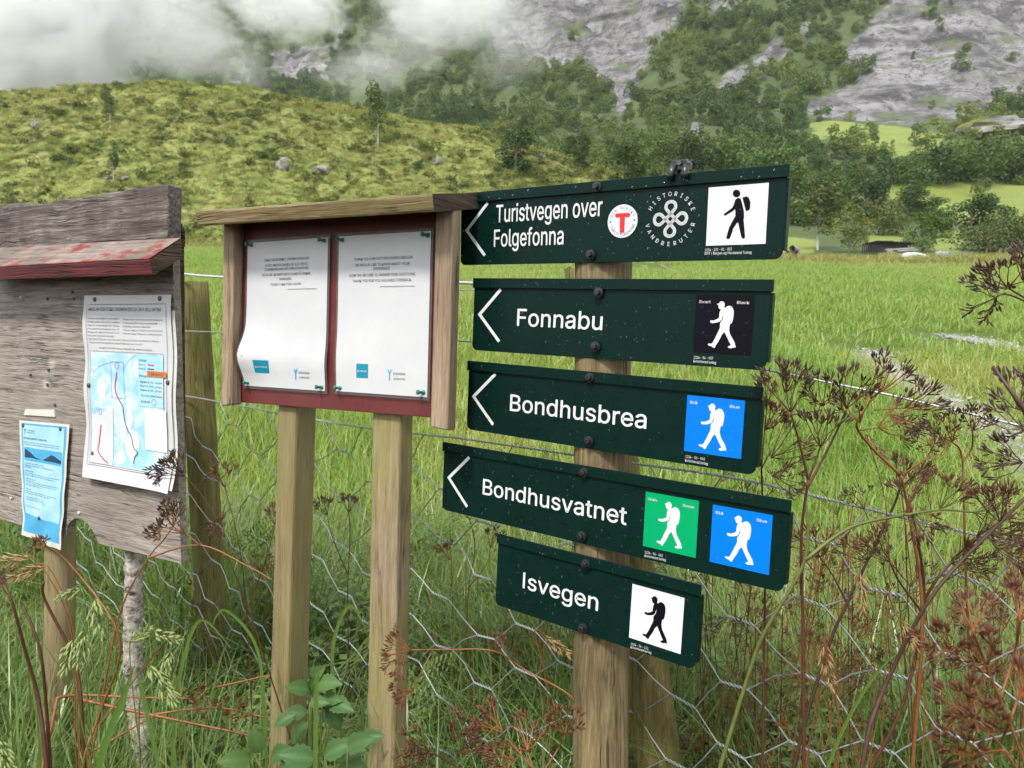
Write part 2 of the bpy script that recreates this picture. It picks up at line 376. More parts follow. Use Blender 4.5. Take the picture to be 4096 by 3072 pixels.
RIDGE = [(-900, 470), (-300, 420), (0, 390), (250, 368), (450, 352), (640, 345), (900, 363), (1200, 408), (1500, 468), (1800, 522), (2000, 562), (2150, 610), (2300, 652), (2500, 712), (2700, 790), (2900, 900), (3050, 1010)]
_ra = np.array([ray(*p) for p in RIDGE]); RA, RE = _ra[:, 0] / _ra[:, 1], _ra[:, 2] / _ra[:, 1]
HF, HR = 76.0, 126.0
def hill_z(x, y):
    a = x / y; e = np.interp(a, RA, RE); m = meadow_z(x, y)
    foot = meadow_z(x, np.full_like(y, HF)); top = EYE + HR * e
    t = (y - HF) / (HR - HF)
    rise = np.where(t < 1, 1 - np.clip(1 - t, 0, None) ** 1.5, 1 - (t - 1) * .35)
    z = foot + (top - foot) * np.where(t < 0, t * .5, rise)
    k = np.clip(t * 3, 0, 1)
    return z + k * (.9 * fbm(x / 7, y / 7, 3, 51) + .45 * fbm(x / 1.8, y / 1.8, 2, 57)) * np.clip((top - foot) / 8, 0, 1)

MT = np.array([0, .2, .25, .42, .58, .83, 1.0, 1.375, 2.0, 3.0, 5.0])
ME = np.array([.02, .080, .0885, .13, .195, .251, .287, .4455, .62, .74, .78])
MA, MF = np.array([-1.4, -.3, 0, .25, .6, 1.4]), np.array([390., 350, 305, 262, 235, 230])
def mountain_z(x, y):
    a = x / y; yf = np.interp(a, MA, MF); t = y / yf
    z = EYE + y * np.interp(t, MT, ME)
    k = np.clip((t - .85) / .4, 0, 1); k2 = np.clip((t - .3) / .3, 0, 1)
    gul = fbm(x / 34 + z / 90, y / 120, 4, 71)
    crag = fbm(x / 11 + z / 26, z / 9, 4, 77)
    sw = (z * .8 + x * .42) / 15 + 1.1 * fbm(x / 40, z / 40, 3, 83); saw = sw - np.floor(sw)
    rdg = 1 - np.abs(fbm(x / 22 - z / 30, z / 14 + y / 60, 3, 87)) * 2.2
    sm_ = np.clip(1.25 - np.clip((a - .30) / .12, 0, 1), .35, 1)
    return z + k * sm_ * (15 * gul + 4.5 * crag + 5.5 * saw ** 2.5 - 4.0 * np.clip(rdg, 0, 1) ** 4) + k2 * 2.0 * fbm(x / 16, y / 16, 3, 81)

def terr(x, y):                              # top surface anywhere
    x, y = np.asarray(x, float), np.asarray(y, float); m = meadow_z(x, y)
    y2 = np.maximum(y, 1)
    h = np.where((y > HF) & (y < 150), hill_z(x, y2), -99.)
    mt = np.where(y > 57, mountain_z(x, y2), -99.)
    return np.maximum(np.maximum(m * (y < 100) - 99. * (y >= 100), h), mt)

def hit(px, py, y0=2.0, y1=700.0, zf=None):  # where a pixel's ray meets the terrain
    d = ray(px, py); d = d / d[1]; ys = np.geomspace(y0, y1, 1500)
    z = EYE + d[2] * ys; g = z - (zf or terr)(d[0] * ys, ys)
    k = np.nonzero(g < 0)[0]; k = k[0] if len(k) else len(ys) - 1
    return np.array([d[0] * ys[k], ys[k], z[k]])

def grid(name, X, Y, Z, mat, attr=None):
    r, c = X.shape; idx = np.arange(r * c).reshape(r, c)
    f = np.stack([idx[:-1, :-1], idx[:-1, 1:], idx[1:, 1:], idx[1:, :-1]], -1).reshape(-1, 4)
    me = mesh_np(name, np.stack([X, Y, Z], -1).reshape(-1, 3), f, attr, mat, True)
    o = link(name, me); return props(o, kind='structure')

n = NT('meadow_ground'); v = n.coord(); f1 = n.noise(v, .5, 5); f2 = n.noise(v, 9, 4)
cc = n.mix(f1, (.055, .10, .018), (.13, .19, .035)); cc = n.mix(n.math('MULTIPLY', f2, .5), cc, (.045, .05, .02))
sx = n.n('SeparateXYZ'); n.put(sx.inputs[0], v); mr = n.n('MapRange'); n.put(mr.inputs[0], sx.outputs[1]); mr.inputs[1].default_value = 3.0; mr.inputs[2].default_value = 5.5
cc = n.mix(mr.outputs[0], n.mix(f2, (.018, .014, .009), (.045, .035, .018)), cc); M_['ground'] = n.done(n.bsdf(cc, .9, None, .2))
n = NT('hill_ground'); v = n.coord(); f1 = n.noise(v, .22, 6, .65); f2 = n.noise(v, 1.4, 5, .7)
cc = n.ramp(f1, [(.3, (.12, .15, .035)), (.55, (.23, .255, .07)), (.72, (.30, .275, .11))]); cc = n.mix(n.ramp(f2, [(.45, 0.0), (.62, .8)]), cc, (.07, .10, .02)); M_['hill'] = n.done(n.bsdf(cc, .9, n.bump(f2, .8, .4), .2))
n = NT('mountain_rock_and_turf'); v = n.coord()
rk = n.n('Attribute', attribute_name='rock').outputs['Fac']; wet = n.n('Attribute', attribute_name='turf').outputs['Fac']
s1 = n.noise(n.coord(scale=(.03, .03, .09), rot=(0, .45, 0)), 1.0, 8, .62, .6)
s2 = n.noise(n.coord(scale=(.16, .16, .05), rot=(0, -.5, 0)), 1.0, 8, .68, .5)
s3 = n.noise(n.coord(scale=(.30, .12, .03), rot=(0, .25, 0)), 1.0, 6, .65, .4)
rc = n.ramp(n.math('ADD', n.math('MULTIPLY', s1, .6), n.math('MULTIPLY', s2, .4)), [(.39, (.02, .019, .02)), (.46, (.085, .08, .083)), (.53, (.19, .18, .184)), (.66, (.31, .298, .305))])
rc = n.mix(n.ramp(s3, [(.55, 0.0), (.72, .5)]), rc, (.36, .345, .35)); rc = n.mix(n.ramp(n.noise(n.coord(scale=(.5, .5, .025)), 1.0, 5, .65), [(.34, .75), (.46, 0.0)]), rc, (.05, .048, .05))
cr_ = n.noise(n.coord(scale=(.05, .05, .13), rot=(0, .5, 0)), 1.0, 5, .6, 1.5); rc = n.mix(n.ramp(cr_, [(.475, 0.0), (.49, .9), (.50, .9), (.515, 0.0)]), rc, (.025, .024, .025))
rc = n.mix(n.ramp(n.noise(n.coord(scale=(.05, .05, .14), rot=(0, .4, 0)), 1.0, 7, .7), [(.55, 0.0), (.63, .8)]), rc, (.085, .115, .03))
tf = n.mix(n.noise(v, .12, 5, .6), (.035, .06, .014), (.085, .12, .028)); tf = n.mix(wet, tf, n.mix(n.noise(v, .2, 5), (.14, .20, .03), (.24, .27, .06)))
M_['mountain'] = n.done(n.bsdf(n.mix(rk, tf, rc), .72, n.bump(n.math('ADD', s2, n.math('MULTIPLY', s1, 2.0)), .65, 2.0), .4))

# meadow
T_ = np.linspace(-1, 1, 240); A, Y = np.meshgrid(1.6 * T_ * (.22 + .78 * T_ ** 2), np.concatenate([[-900, -500, -260, -140, -80, -50, -30, -18, -10], np.linspace(-5, 12, 90), np.geomspace(12.3, 130, 90)]))
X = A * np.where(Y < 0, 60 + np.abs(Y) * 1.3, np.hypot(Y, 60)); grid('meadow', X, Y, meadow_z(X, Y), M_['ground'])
# hill
A, Y = np.meshgrid(np.linspace(-1.15, .37, 430), np.concatenate([np.linspace(72, 126, 190), np.linspace(127, 175, 40)]))
X = A * Y; grid('hillside', X, Y, hill_z(X, Y), M_['hill'])
# mountain
_c5 = lambda L: [(2600 + x * 1.178, y * 1.178) for x, y in L]
_c2 = lambda L: [(2048 + x * .926, y * .926) for x, y in L]
ROCK = [_c5([(800, -300), (800, 0), (750, 60), (740, 80), (660, 165), (665, 230), (700, 270), (722, 292), (640, 300), (540, 350), (540, 385), (640, 405), (720, 395), (780, 410), (870, 415), (1050, 400), (1100, 380), (1270, 345), (1900, 340), (1900, -300)]),
        _c5([(560, 65), (530, 80), (470, 130), (400, 150), (380, 190), (300, 230), (220, 290), (190, 350), (240, 335), (300, 310), (340, 260), (410, 250), (420, 215), (470, 170), (520, 160)]),
        _c5([(100, 465), (118, 430), (175, 405), (182, 440), (160, 465)]), _c5([(330, 365), (350, 335), (390, 340), (370, 370)]),
        _c2([(-110, -300), (700, -300), (740, 80), (640, 180), (560, 280), (520, 420), (480, 490), (430, 440), (350, 330), (280, 290), (130, 340), (-60, 300), (-110, 120)]),
        _c2([(850, 0), (1000, 0), (960, 80), (860, 60)]),
        [(470, 150), (620, 130), (600, 290), (500, 290)], [(1090, 190), (1320, 180), (1310, 330), (1180, 330), (1090, 290)], [(1330, 100), (1380, 100), (1370, 200), (1330, 190)], [(850, 370), (960, 290), (990, 250), (1000, 290), (920, 375)]]
TURF = [[(3480, 740), (3700, 722), (4800, 720), (4800, 900), (4000, 905), (3720, 880), (3560, 820)], _c5([(540, 425), (640, 412), (870, 420), (1000, 440), (1000, 500), (850, 520), (780, 545), (700, 480), (560, 460)]), [(3480, 940), (3620, 930), (3620, 1010), (3480, 1000)], [(3120, 940), (3260, 960), (3260, 1010), (3120, 1010)], [(3740, 930), (3850, 930), (3850, 1010), (3740, 1010)]]
def masks(x, y, z, wob=26):
    px, py = to_px(np.stack([x, y, z], -1)); qx = px + wob * fbm(x / 9, z / 9, 3, 91); qy = py + wob * fbm(x / 9 + 50, z / 9, 3, 95)
    rock = np.zeros(np.shape(px), bool); turf = rock.copy()
    for p in ROCK: rock |= inside(p, qx, qy)
    for p in TURF: turf |= inside(p, qx, qy)
    return px, py, rock, turf
A, Y = np.meshgrid(np.linspace(-1.35, 1.35, 560), np.concatenate([np.geomspace(58, 180, 90), np.geomspace(181, 560, 330), np.geomspace(565, 1500, 40)]))
X = A * Y; Z = mountain_z(X, Y)
_, _, rk_, tf_ = masks(X, Y, Z); far_rock = (Y > 480) & (fbm(X / 40, Z / 40, 3, 99) > .1)
grid('mountain', X, Y, Z, M_['mountain'], {'rock': (rk_ | far_rock).ravel().astype(float), 'turf': tf_.ravel().astype(float)})

# gravel wheel tracks in the meadow
def track(name, pxs, w0, w1):
    P = catmull([hit(x, y, 3, 100, meadow_z) for x, y in pxs], 40); n_ = len(P); L, R = [], []
    for i, p in enumerate(P):
        d = P[min(i + 1, n_ - 1)] - P[max(i - 1, 0)]; s = np.array([d[1], -d[0], 0]); s /= np.linalg.norm(s) + 1e-9
        w = np.interp(i, [0, n_ - 1], [w0, w1]) * .5
        for side, acc in ((-1, L), (1, R)):
            q = p + side * s * w * (1 + .9 * float(fbm(p[0] * 2.5, p[1] * 2.5 + 40 * side, 3, 201)) + .2 * random.uniform(-1, 1)); acc.append((q[0], q[1], float(meadow_z(q[0], q[1])) + .03))
    mb = MB(); mb.add(L + R, [(i, i + 1, n_ + i + 1, n_ + i) for i in range(n_ - 1)])
    o = mb.build(name, M_['gravel']); props(o, kind='structure'); return np.array(P)
TR = [track('gravel_track', [(4350, 1990), (4000, 1740), (3780, 1610), (3600, 1505), (3480, 1410)], .75, .7),
      track('gravel_track', [(4400, 1480), (4080, 1400), (3930, 1370), (3800, 1350)], .6, .4),
      track('gravel_track', [(2740, 1125), (2690, 1085), (2640, 1060)], .3, .3), track('gravel_track', [(2610, 1100), (2590, 1078), (2575, 1062)], .4, .4)]
TRP = np.concatenate(TR)[:, :2]

# ------------------------------------------------------------------ scattered growth through geometry nodes (mesh instances owned by one object)
def scatter(name, P, rot, scl, idx, tint, meshes, label, cat=None):
    me = bpy.data.meshes.new(name); me.vertices.add(len(P)); me.vertices.foreach_set('co', np.asarray(P, np.float32).ravel())
    def at(nm, typ, v, key='value'):
        a = me.attributes.new(nm, typ, 'POINT'); a.data.foreach_set(key, np.asarray(v).ravel())
    at('rot', 'FLOAT_VECTOR', np.asarray(rot, np.float32), 'vector'); at('scl', 'FLOAT_VECTOR', np.asarray(scl, np.float32), 'vector')
    at('idx', 'INT', np.asarray(idx, np.int32)); at('tint', 'FLOAT', np.asarray(tint, np.float32))
    o = bpy.data.objects.new(name, me); col.objects.link(o)
    g = bpy.data.node_groups.new(name, 'GeometryNodeTree')
    g.interface.new_socket('Geometry', in_out='INPUT', socket_type='NodeSocketGeometry'); g.interface.new_socket('Geometry', in_out='OUTPUT', socket_type='NodeSocketGeometry')
    N = g.nodes.new; gi, go = N('NodeGroupInput'), N('NodeGroupOutput'); jn = N('GeometryNodeJoinGeometry')
    for m in reversed(meshes):
        src = bpy.data.objects.new(name + '_source', m); oi = N('GeometryNodeObjectInfo'); oi.inputs[0].default_value = src
        ti = N('GeometryNodeGeometryToInstance'); g.links.new(oi.outputs['Geometry'], ti.inputs[0]); g.links.new(ti.outputs[0], jn.inputs[0])
    ip = N('GeometryNodeInstanceOnPoints'); ip.inputs['Pick Instance'].default_value = True
    def na(nm, typ):
        q = N('GeometryNodeInputNamedAttribute'); q.data_type = typ; q.inputs[0].default_value = nm; return q.outputs[0]
    g.links.new(gi.outputs[0], ip.inputs['Points']); g.links.new(jn.outputs[0], ip.inputs['Instance'])
    g.links.new(na('idx', 'INT'), ip.inputs['Instance Index'])
    e2 = N('FunctionNodeEulerToRotation'); g.links.new(na('rot', 'FLOAT_VECTOR'), e2.inputs[0]); g.links.new(e2.outputs[0], ip.inputs['Rotation'])
    g.links.new(na('scl', 'FLOAT_VECTOR'), ip.inputs['Scale']); g.links.new(ip.outputs[0], go.inputs[0])
    md = o.modifiers.new('scatter', 'NODES'); md.node_group = g
    return props(o, label, cat, None, 'stuff')

def blades(nb, rng, h, w, spread, droop, mat, name, seg=5):
    hgt = rng.uniform(h[0], h[1], nb); ang = rng.uniform(0, 2 * np.pi, nb); r = spread * np.sqrt(rng.random(nb)); ra = rng.uniform(0, 2 * np.pi, nb)
    bx, by = r * np.cos(ra), r * np.sin(ra); ww = rng.uniform(w[0], w[1], nb); dr = rng.uniform(droop[0], droop[1], nb)
    t = np.linspace(0, 1, seg)[None]; out = hgt[:, None] * dr[:, None] * t ** 2.1; zz = hgt[:, None] * (t - .42 * dr[:, None] * t ** 2.6)
    side = rng.uniform(-.5, .5, nb)[:, None] * hgt[:, None] * .25 * t ** 1.5
    cx = bx[:, None] + np.cos(ang)[:, None] * out - np.sin(ang)[:, None] * side; cy = by[:, None] + np.sin(ang)[:, None] * out + np.cos(ang)[:, None] * side
    hw = ww[:, None] * .5 * (1 - t ** 2.2) + .0002
    tw = ang[:, None] + rng.uniform(-.7, .7, nb)[:, None] * t
    sx, sy = -np.sin(tw) * hw, np.cos(tw) * hw
    V = np.stack([np.stack([cx - sx, cy - sy, zz], -1), np.stack([cx + sx, cy + sy, zz], -1)], 2).reshape(-1, 3)
    b = (np.arange(nb) * seg * 2)[:, None, None]; k = (np.arange(seg - 1) * 2)[None, :, None]
    Fc = (b + k + np.array([0, 1, 3, 2])[None, None]).reshape(-1, 4)
    sh = np.repeat(np.clip(rng.normal(.4, .3, nb), 0, 1)[:, None] * .7 + .3 * t, 2, 1).ravel()
    return mesh_np(name, V, Fc, {'shade': sh}, mat)

def puffs(nl, rng, blobs, size, mat, name, up=.4):
    """leaf quads in a union of ellipsoid blobs [(x,y,z,rx,ry,rz)]"""
    B = np.array(blobs, float); wgt = (B[:, 3] * B[:, 4] * B[:, 5]) ** .67; k = rng.choice(len(B), nl, p=wgt / wgt.sum()); b = B[k]
    d = rng.normal(size=(nl, 3)); d /= np.linalg.norm(d, axis=1)[:, None]; d[:, 2] = np.abs(d[:, 2]) * np.where(rng.random(nl) < .3, -1, 1)
    rr = rng.uniform(.35, 1.0, nl) ** .45; c = b[:, :3] + d * rr[:, None] * b[:, 3:]
    c += rng.normal(size=(nl, 3)) * .06 * b[:, 3:]
    nrm = d * .6 + rng.normal(size=(nl, 3)) * .55 + np.array([0, 0, up]); nrm /= np.linalg.norm(nrm, axis=1)[:, None]
    a = np.cross(nrm, rng.normal(size=(nl, 3))); a /= np.linalg.norm(a, axis=1)[:, None]; e = np.cross(nrm, a)
    s = rng.uniform(.6, 1.3, nl)[:, None] * size
    V = np.stack([c - a * s * .5 - e * s * .2, c + a * s * .1 - e * s * .45, c + a * s * .55 + e * s * .1, c - a * s * .1 + e * s * .45], 1).reshape(-1, 3)
    sh = np.clip(rng.normal(.45, .28, nl), 0, 1)
    return mesh_np(name, V, np.arange(nl * 4).reshape(-1, 4), {'shade': np.repeat(sh, 4)}, mat)

def rnd_blobs(rng, h, w, nb, lo=.25, squash=.75):
    out = []
    for i in range(nb):
        z = h * rng.uniform(lo, .88); k = 1 - abs((z / h - .5)) * .9; r = w * .5 * k * math.sqrt(rng.random()); an = rng.uniform(0, 6.28)
        s = w * rng.uniform(.16, .30); out.append((r * math.cos(an), r * math.sin(an), z, s, s, s * squash))
    return out

# forest on the slopes: one mass
rg = np.random.default_rng(11)
fm = [puffs(900, rg, rnd_blobs(rg, 8, 6.5, 12, .12, .9), .5, M_['forest'], 'forest_tree') for _ in range(4)] + [puffs(700, rg, rnd_blobs(rg, 9, 4.2, 11, .10, 1.2), .45, M_['forest'], 'forest_tree') for _ in range(2)]
N = 12000; px = rg.uniform(-500, 4700, N); py = rg.uniform(-260, 1000, N)
qx, qy = (px - 2048) / F_PX, (py - 1536) / F_PX; XX, YY = CR * qx + SR * qy, -SR * qx + CR * qy
D = XX[:, None] * RGT + FWD - YY[:, None] * UPV; a_, e_ = D[:, 0] / D[:, 1], D[:, 2] / D[:, 1]
yy = np.interp(e_, ME, MT) * np.interp(a_, MA, MF); xx = a_ * yy; zz = mountain_z(xx, yy)
_, _, rk_, tf_ = masks(xx, yy, zz, 20)
ridge_e = np.interp(a_, RA, RE, right=-1)
dens = np.clip(.75 + 1.1 * fbm(xx / 28, zz / 18, 3, 111), .12, 1)
ok = ((~rk_ | (rg.random(N) < .035)) & (~tf_ | (rg.random(N) < .06)) & (rg.random(N) < dens) & (e_ > ridge_e - .03) & (yy > 95) & ~((px > 3000) & (py > 470) & (py < 800) & (rg.random(N) < .5)) & ~((py > 900) & (px > 3000)))
P = np.stack([xx, yy, zz - .5], -1)[ok]; k = len(P); s = rg.uniform(.38, .95, k) * np.clip(.35 + P[:, 1] / 330, .5, 1.15)
tint = np.clip(.32 + .75 * fbm(P[:, 0] / 22, P[:, 2] / 22, 3, 121) + rg.normal(0, .16, k), 0, 1) * np.where(P[:, 1] < 260, 1.1, .8)
scatter('forest', P, np.stack([np.zeros(k), np.zeros(k), rg.uniform(0, 6.28, k)], -1), np.stack([s, s, s * rg.uniform(.85, 1.2, k)], -1), rg.integers(0, 6, k), tint, fm, 'dense green deciduous forest covering the lower mountain slopes')

# scrub and rough grass on the hillside
sm = [puffs(260, rg, rnd_blobs(rg, .75, 1.3, 7, .12, .85), .11, M_['scrub'], 'scrub_bush') for _ in range(4)]
def hill_pts(nn, seed):
    g = np.random.default_rng(seed); yy = g.uniform(HF + .5, HR + 3, nn); aa = g.uniform(-1.0, .30, nn); xx = aa * yy; return g, xx, yy, hill_z(xx, yy)
g, xx, yy, zz = hill_pts(10500, 21); dn = fbm(xx / 7, yy / 4, 3, 131); ok = (dn + g.normal(0, .45, len(xx)) > .16) & ((yy < HR - 7) | (g.random(len(xx)) < .18))
P = np.stack([xx, yy, zz - .05], -1)[ok]; k = len(P); s = (.24 + .95 * g.random(k) ** 2.6) * np.where(P[:, 1] > HR - 7, .6, 1)
scatter('hill_scrub', P, np.stack([np.zeros(k), np.zeros(k), g.uniform(0, 6.28, k)], -1), np.stack([s * 1.25, s * 1.25, s], -1), g.integers(0, 4, k), np.clip(g.normal(.3, .25, k), 0, 1), sm, 'dark green scrub tufts dotted over the grassy hill')
gm = [blades(46, rg, (.2, .55), (.025, .05), .42, (.3, 1.0), M_['hillgrass'], 'hill_tussock', 4) for _ in range(4)]
g, xx, yy, zz = hill_pts(11000, 22); P = np.stack([xx, yy, zz - .03], -1); k = len(P); s = g.uniform(.8, 1.7, k)
scatter('hill_grass', P, np.stack([np.zeros(k), np.zeros(k), g.uniform(0, 6.28, k)], -1), np.stack([s, s, s * g.uniform(.6, 1.0, k)], -1), g.integers(0, 4, k), np.clip(.4 + .9 * fbm(xx / 10, yy / 6, 3, 141), 0, 1), gm, 'pale yellow green grass tussocks on the hill')

# meadow grass
def blade_mesh(name, rng, bx, by, bz, h, w, droop, mat, tint=None, seg=4, lean=None):
    nb = len(bx); ang = rng.uniform(0, 2 * np.pi, nb)
    t = np.linspace(0, 1, seg)[None]; H = h[:, None]; dr = droop[:, None]
    out = H * dr * t ** 2.0; zz = bz[:, None] + H * (t - .42 * dr * t ** 2.6); side = rng.uniform(-.5, .5, nb)[:, None] * H * .25 * t ** 1.5
    cx = bx[:, None] + np.cos(ang)[:, None] * out - np.sin(ang)[:, None] * side; cy = by[:, None] + np.sin(ang)[:, None] * out + np.cos(ang)[:, None] * side
    hw = w[:, None] * .5 * (1 - t ** 2.4) + .0002; tw = ang[:, None] + rng.uniform(-.8, .8, nb)[:, None] * t; sx, sy = -np.sin(tw) * hw, np.cos(tw) * hw
    V = np.stack([np.stack([cx - sx, cy - sy, zz], -1), np.stack([cx + sx, cy + sy, zz], -1)], 2).reshape(-1, 3)
    b = (np.arange(nb) * seg * 2)[:, None, None]; k = (np.arange(seg - 1) * 2)[None, :, None]
    Fc = (b + k + np.array([0, 1, 3, 2])[None, None]).reshape(-1, 4)
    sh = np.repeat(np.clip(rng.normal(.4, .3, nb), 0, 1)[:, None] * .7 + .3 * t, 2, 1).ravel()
    at = {'shade': sh}
    if tint is not None: at['tintv'] = np.repeat(tint, seg * 2)
    return mesh_np(name, V, Fc, at, mat)

def track_d(x, y):
    T = TRP[::8]; return np.sqrt(np.stack([(x - p[0]) ** 2 + (y - p[1]) ** 2 for p in T]).min(0))
g = np.random.default_rng(41); nb = 120000
y = 2.4 + 10.8 * g.random(nb) ** 1.25; x = g.uniform(-.85, .98, nb) * (y + .3)
cl = fbm(x * 2.2, y * 2.2, 2, 171); k = g.random(nb) < .8 + .5 * cl; x, y = x[k], y[k]
dT = track_d(x, y); k = (dT > .24 + .22 * fbm(x * 1.7, y * 1.7, 2, 203)) | (g.random(len(x)) < .24); x, y, dT = x[k], y[k], dT[k]; nb = len(x)
h = g.uniform(.14, .42, nb) * (1 + .35 * fbm(x / 1.3, y / 1.3, 2, 172)) * np.clip(.35 + dT * .6, .35, 1); w = g.uniform(.004, .010, nb) * (.7 + y / 9)
tint = np.clip(.06 + .85 * fbm(x / 2.2, y / 3.5, 3, 151) + g.normal(0, .14, nb) + .45 * np.exp(-dT / .7) + (g.random(nb) < .13) * .7, 0, 1)
h = h * np.where(g.random(nb) < .06, 1.55, 1)
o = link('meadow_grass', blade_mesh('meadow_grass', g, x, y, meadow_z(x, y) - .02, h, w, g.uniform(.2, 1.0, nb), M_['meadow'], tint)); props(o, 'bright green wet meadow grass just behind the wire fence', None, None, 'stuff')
nb = 9000; y = 2.6 + 10 * g.random(nb) ** 1.2; x = g.uniform(-.85, .98, nb) * (y + .3); k = (fbm(x / 1.6, y / 1.6, 2, 211) > -.15) & (track_d(x, y) > .3); x, y = x[k], y[k]; nb = len(x)
o = link('meadow_stalks', blade_mesh('meadow_stalks', g, x, y, meadow_z(x, y) - .02, g.uniform(.35, .66, nb), g.uniform(.002, .0045, nb) * (.8 + y / 8), g.uniform(.1, .8, nb), M_['meadow'], g.uniform(.6, 1, nb), 5)); props(o, 'pale bent grass stalks standing above the meadow grass', None, None, 'stuff')
nb = 700; y = 3 + 9 * g.random(nb); x = g.uniform(-.8, .95, nb) * y; k = fbm(x / 3, y / 3, 2, 213) > .1
pm = []
for i in range(4):
    nb = 520; pm.append(blade_mesh('meadow_patch', g, g.uniform(-1.35, 1.35, nb), g.uniform(-1.35, 1.35, nb), np.zeros(nb), g.uniform(.18, .42, nb), g.uniform(.014, .03, nb), g.uniform(.2, .9, nb), M_['meadow'], np.clip(g.normal(.05, .15, nb) + (g.random(nb) < .12) * .6, 0, 1)))
P = []
for y in np.arange(13.2, 80, 2.2):
    for x in np.arange(-.85 * y - 2, .98 * y + 2, 2.2): P.append((x + g.uniform(-.3, .3), y + g.uniform(-.3, .3)))
P = np.array(P); x, y = P[:, 0], P[:, 1]; dT = track_d(x, y); k = (dT > 1.4) | (g.random(len(x)) < .3); x, y = x[k], y[k]; k = len(x)
scatter('meadow_grass', np.stack([x, y, meadow_z(x, y) - .03], -1), np.stack([np.full(k, .12), np.zeros(k), np.zeros(k)], -1), np.stack([np.ones(k), np.ones(k), g.uniform(.8, 1.2, k)], -1), g.integers(0, 4, k),
        np.clip(.2 + .6 * fbm(x / 9, y / 12, 3, 151) + g.normal(0, .06, k), 0, 1), pm, 'pale green meadow grass across the far part of the field')

# ------------------------------------------------------------------ trees, shrubs, boulders and the farmyard beyond the field
def make_tree(seed, h, w, nl, leaf, lm, tm, lo=.25, nb=14, squash=.8, trunk_r=.13, slim=False):
    g = np.random.default_rng(seed); bl = rnd_blobs(g, h, w, nb, lo, squash)
    if slim: bl = [(x * .6, y * .6, z, r, r2, r3 * 1.3) for x, y, z, r, r2, r3 in bl]
    crown = puffs(nl, g, bl, leaf, lm, 'crown')
    mb = MB(); top = (0.03 * h * g.normal(), 0.03 * h * g.normal(), h * .86)
    mb.tube([(0, 0, -.4), (top[0] * .2, top[1] * .2, h * .3), (top[0] * .7, top[1] * .7, h * .6), top], [trunk_r, trunk_r * .8, trunk_r * .45, trunk_r * .12], 7)
    for b in bl[:9]:
        z0 = b[2] * g.uniform(.5, .75); mb.tube([(top[0] * .4, top[1] * .4, z0), (b[0] * .6, b[1] * .6, (z0 + b[2]) * .52), (b[0], b[1], b[2])], [trunk_r * .4, trunk_r * .25, trunk_r * .08], 5, False)
    me = bpy.data.meshes.new('trunk'); me.from_pydata(mb.v, [], mb.f); me.materials.append(tm)
    return crown, me

TREE = {'birch': make_tree(1, 8, 3.4, 1500, .24, M_['leafolive'], M_['birchtrunk'], .28, 14, 1.0, .10, True),
        'birch2': make_tree(2, 8, 3.0, 1000, .26, M_['leafolive'], M_['birchtrunk'], .32, 11, 1.1, .09, True),
        'dark': make_tree(3, 7, 6, 3200, .30, M_['leafdark'], M_['bark'], .12, 18, .9, .2),
        'dark2': make_tree(4, 8, 7, 3400, .32, M_['leafdark'], M_['bark'], .12, 20, .85, .2),
        'mid': make_tree(5, 8, 7, 3000, .32, M_['leafmid'], M_['bark'], .14, 18, .85, .18),
        'mid2': make_tree(6, 8, 6, 2600, .30, M_['leafmid'], M_['bark'], .16, 16, .95, .16),
        'yellow': make_tree(7, 8, 4.6, 1600, .28, M_['leafyel'], M_['bark'], .22, 13, 1.0, .11),
        'olive': make_tree(8, 6, 9, 3200, .30, M_['leafolive'], M_['bark'], .08, 22, .8, .14),
        'shrub': make_tree(9, 5, 7, 2400, .30, M_['leafdark'], M_['bark'], .08, 16, .8, .08),
        'shrub2': make_tree(10, 5, 6.5, 2400, .28, M_['leafmid'], M_['bark'], .08, 16, .8, .08),
        'sapling': make_tree(12, 3, 2.2, 500, .16, M_['leafyel'], M_['bark'], .25, 8, .9, .05)}
def plant_tree(kind, bx, by, top, label, name='tree', yfix=None, group=None, wide=1.0, cat='tree'):
    b = hit(bx, by, 40, 600) if yfix is None else at_y(bx, by, yfix)
    if yfix is not None: b[2] = float(terr(b[0], b[1]))
    H = (by - top) / F_PX * b[1]
    cr, tk = TREE[kind]; h0 = max(v.co.z for v in cr.vertices); k = H / h0
    e = empty(name, b - np.array([0, 0, .1]), label, cat, group); e.scale = (k * wide, k * wide, k); e.rotation_euler.z = random.uniform(0, 6.28)
    link('trunk', tk, e); link('crown', cr, e); return e
G1, G2, G3 = 'trees standing on the grassy hill', 'trees below the mountain beyond the field', 'shrubs in the hedge below the cliff'
plant_tree('birch', 440, 510, 350, 'small birch on the hill crest, leftmost tree, above the old grey board', 'birch_tree', group=G1)
plant_tree('birch', 1512, 585, 335, 'tall slender birch with pale trunk standing alone on the hill above the red notice board', 'birch_tree', group=G1)
plant_tree('birch2', 455, 730, 560, 'pale thin birch low on the hill beside two rocks, above the old grey plank', 'birch_tree', group=G1)
plant_tree('dark', 2062, 690, 488, 'round dark green tree at the right end of the hill, left of the sign clamp', group=G1)
plant_tree('dark2', 2308, 668, 535, 'small dark tree on the hill shoulder right of the round dark tree', group=G1)
plant_tree('sapling', 1738, 468, 415, 'yellow green sapling growing by the boulder on the hill crest', 'sapling', group=G1)
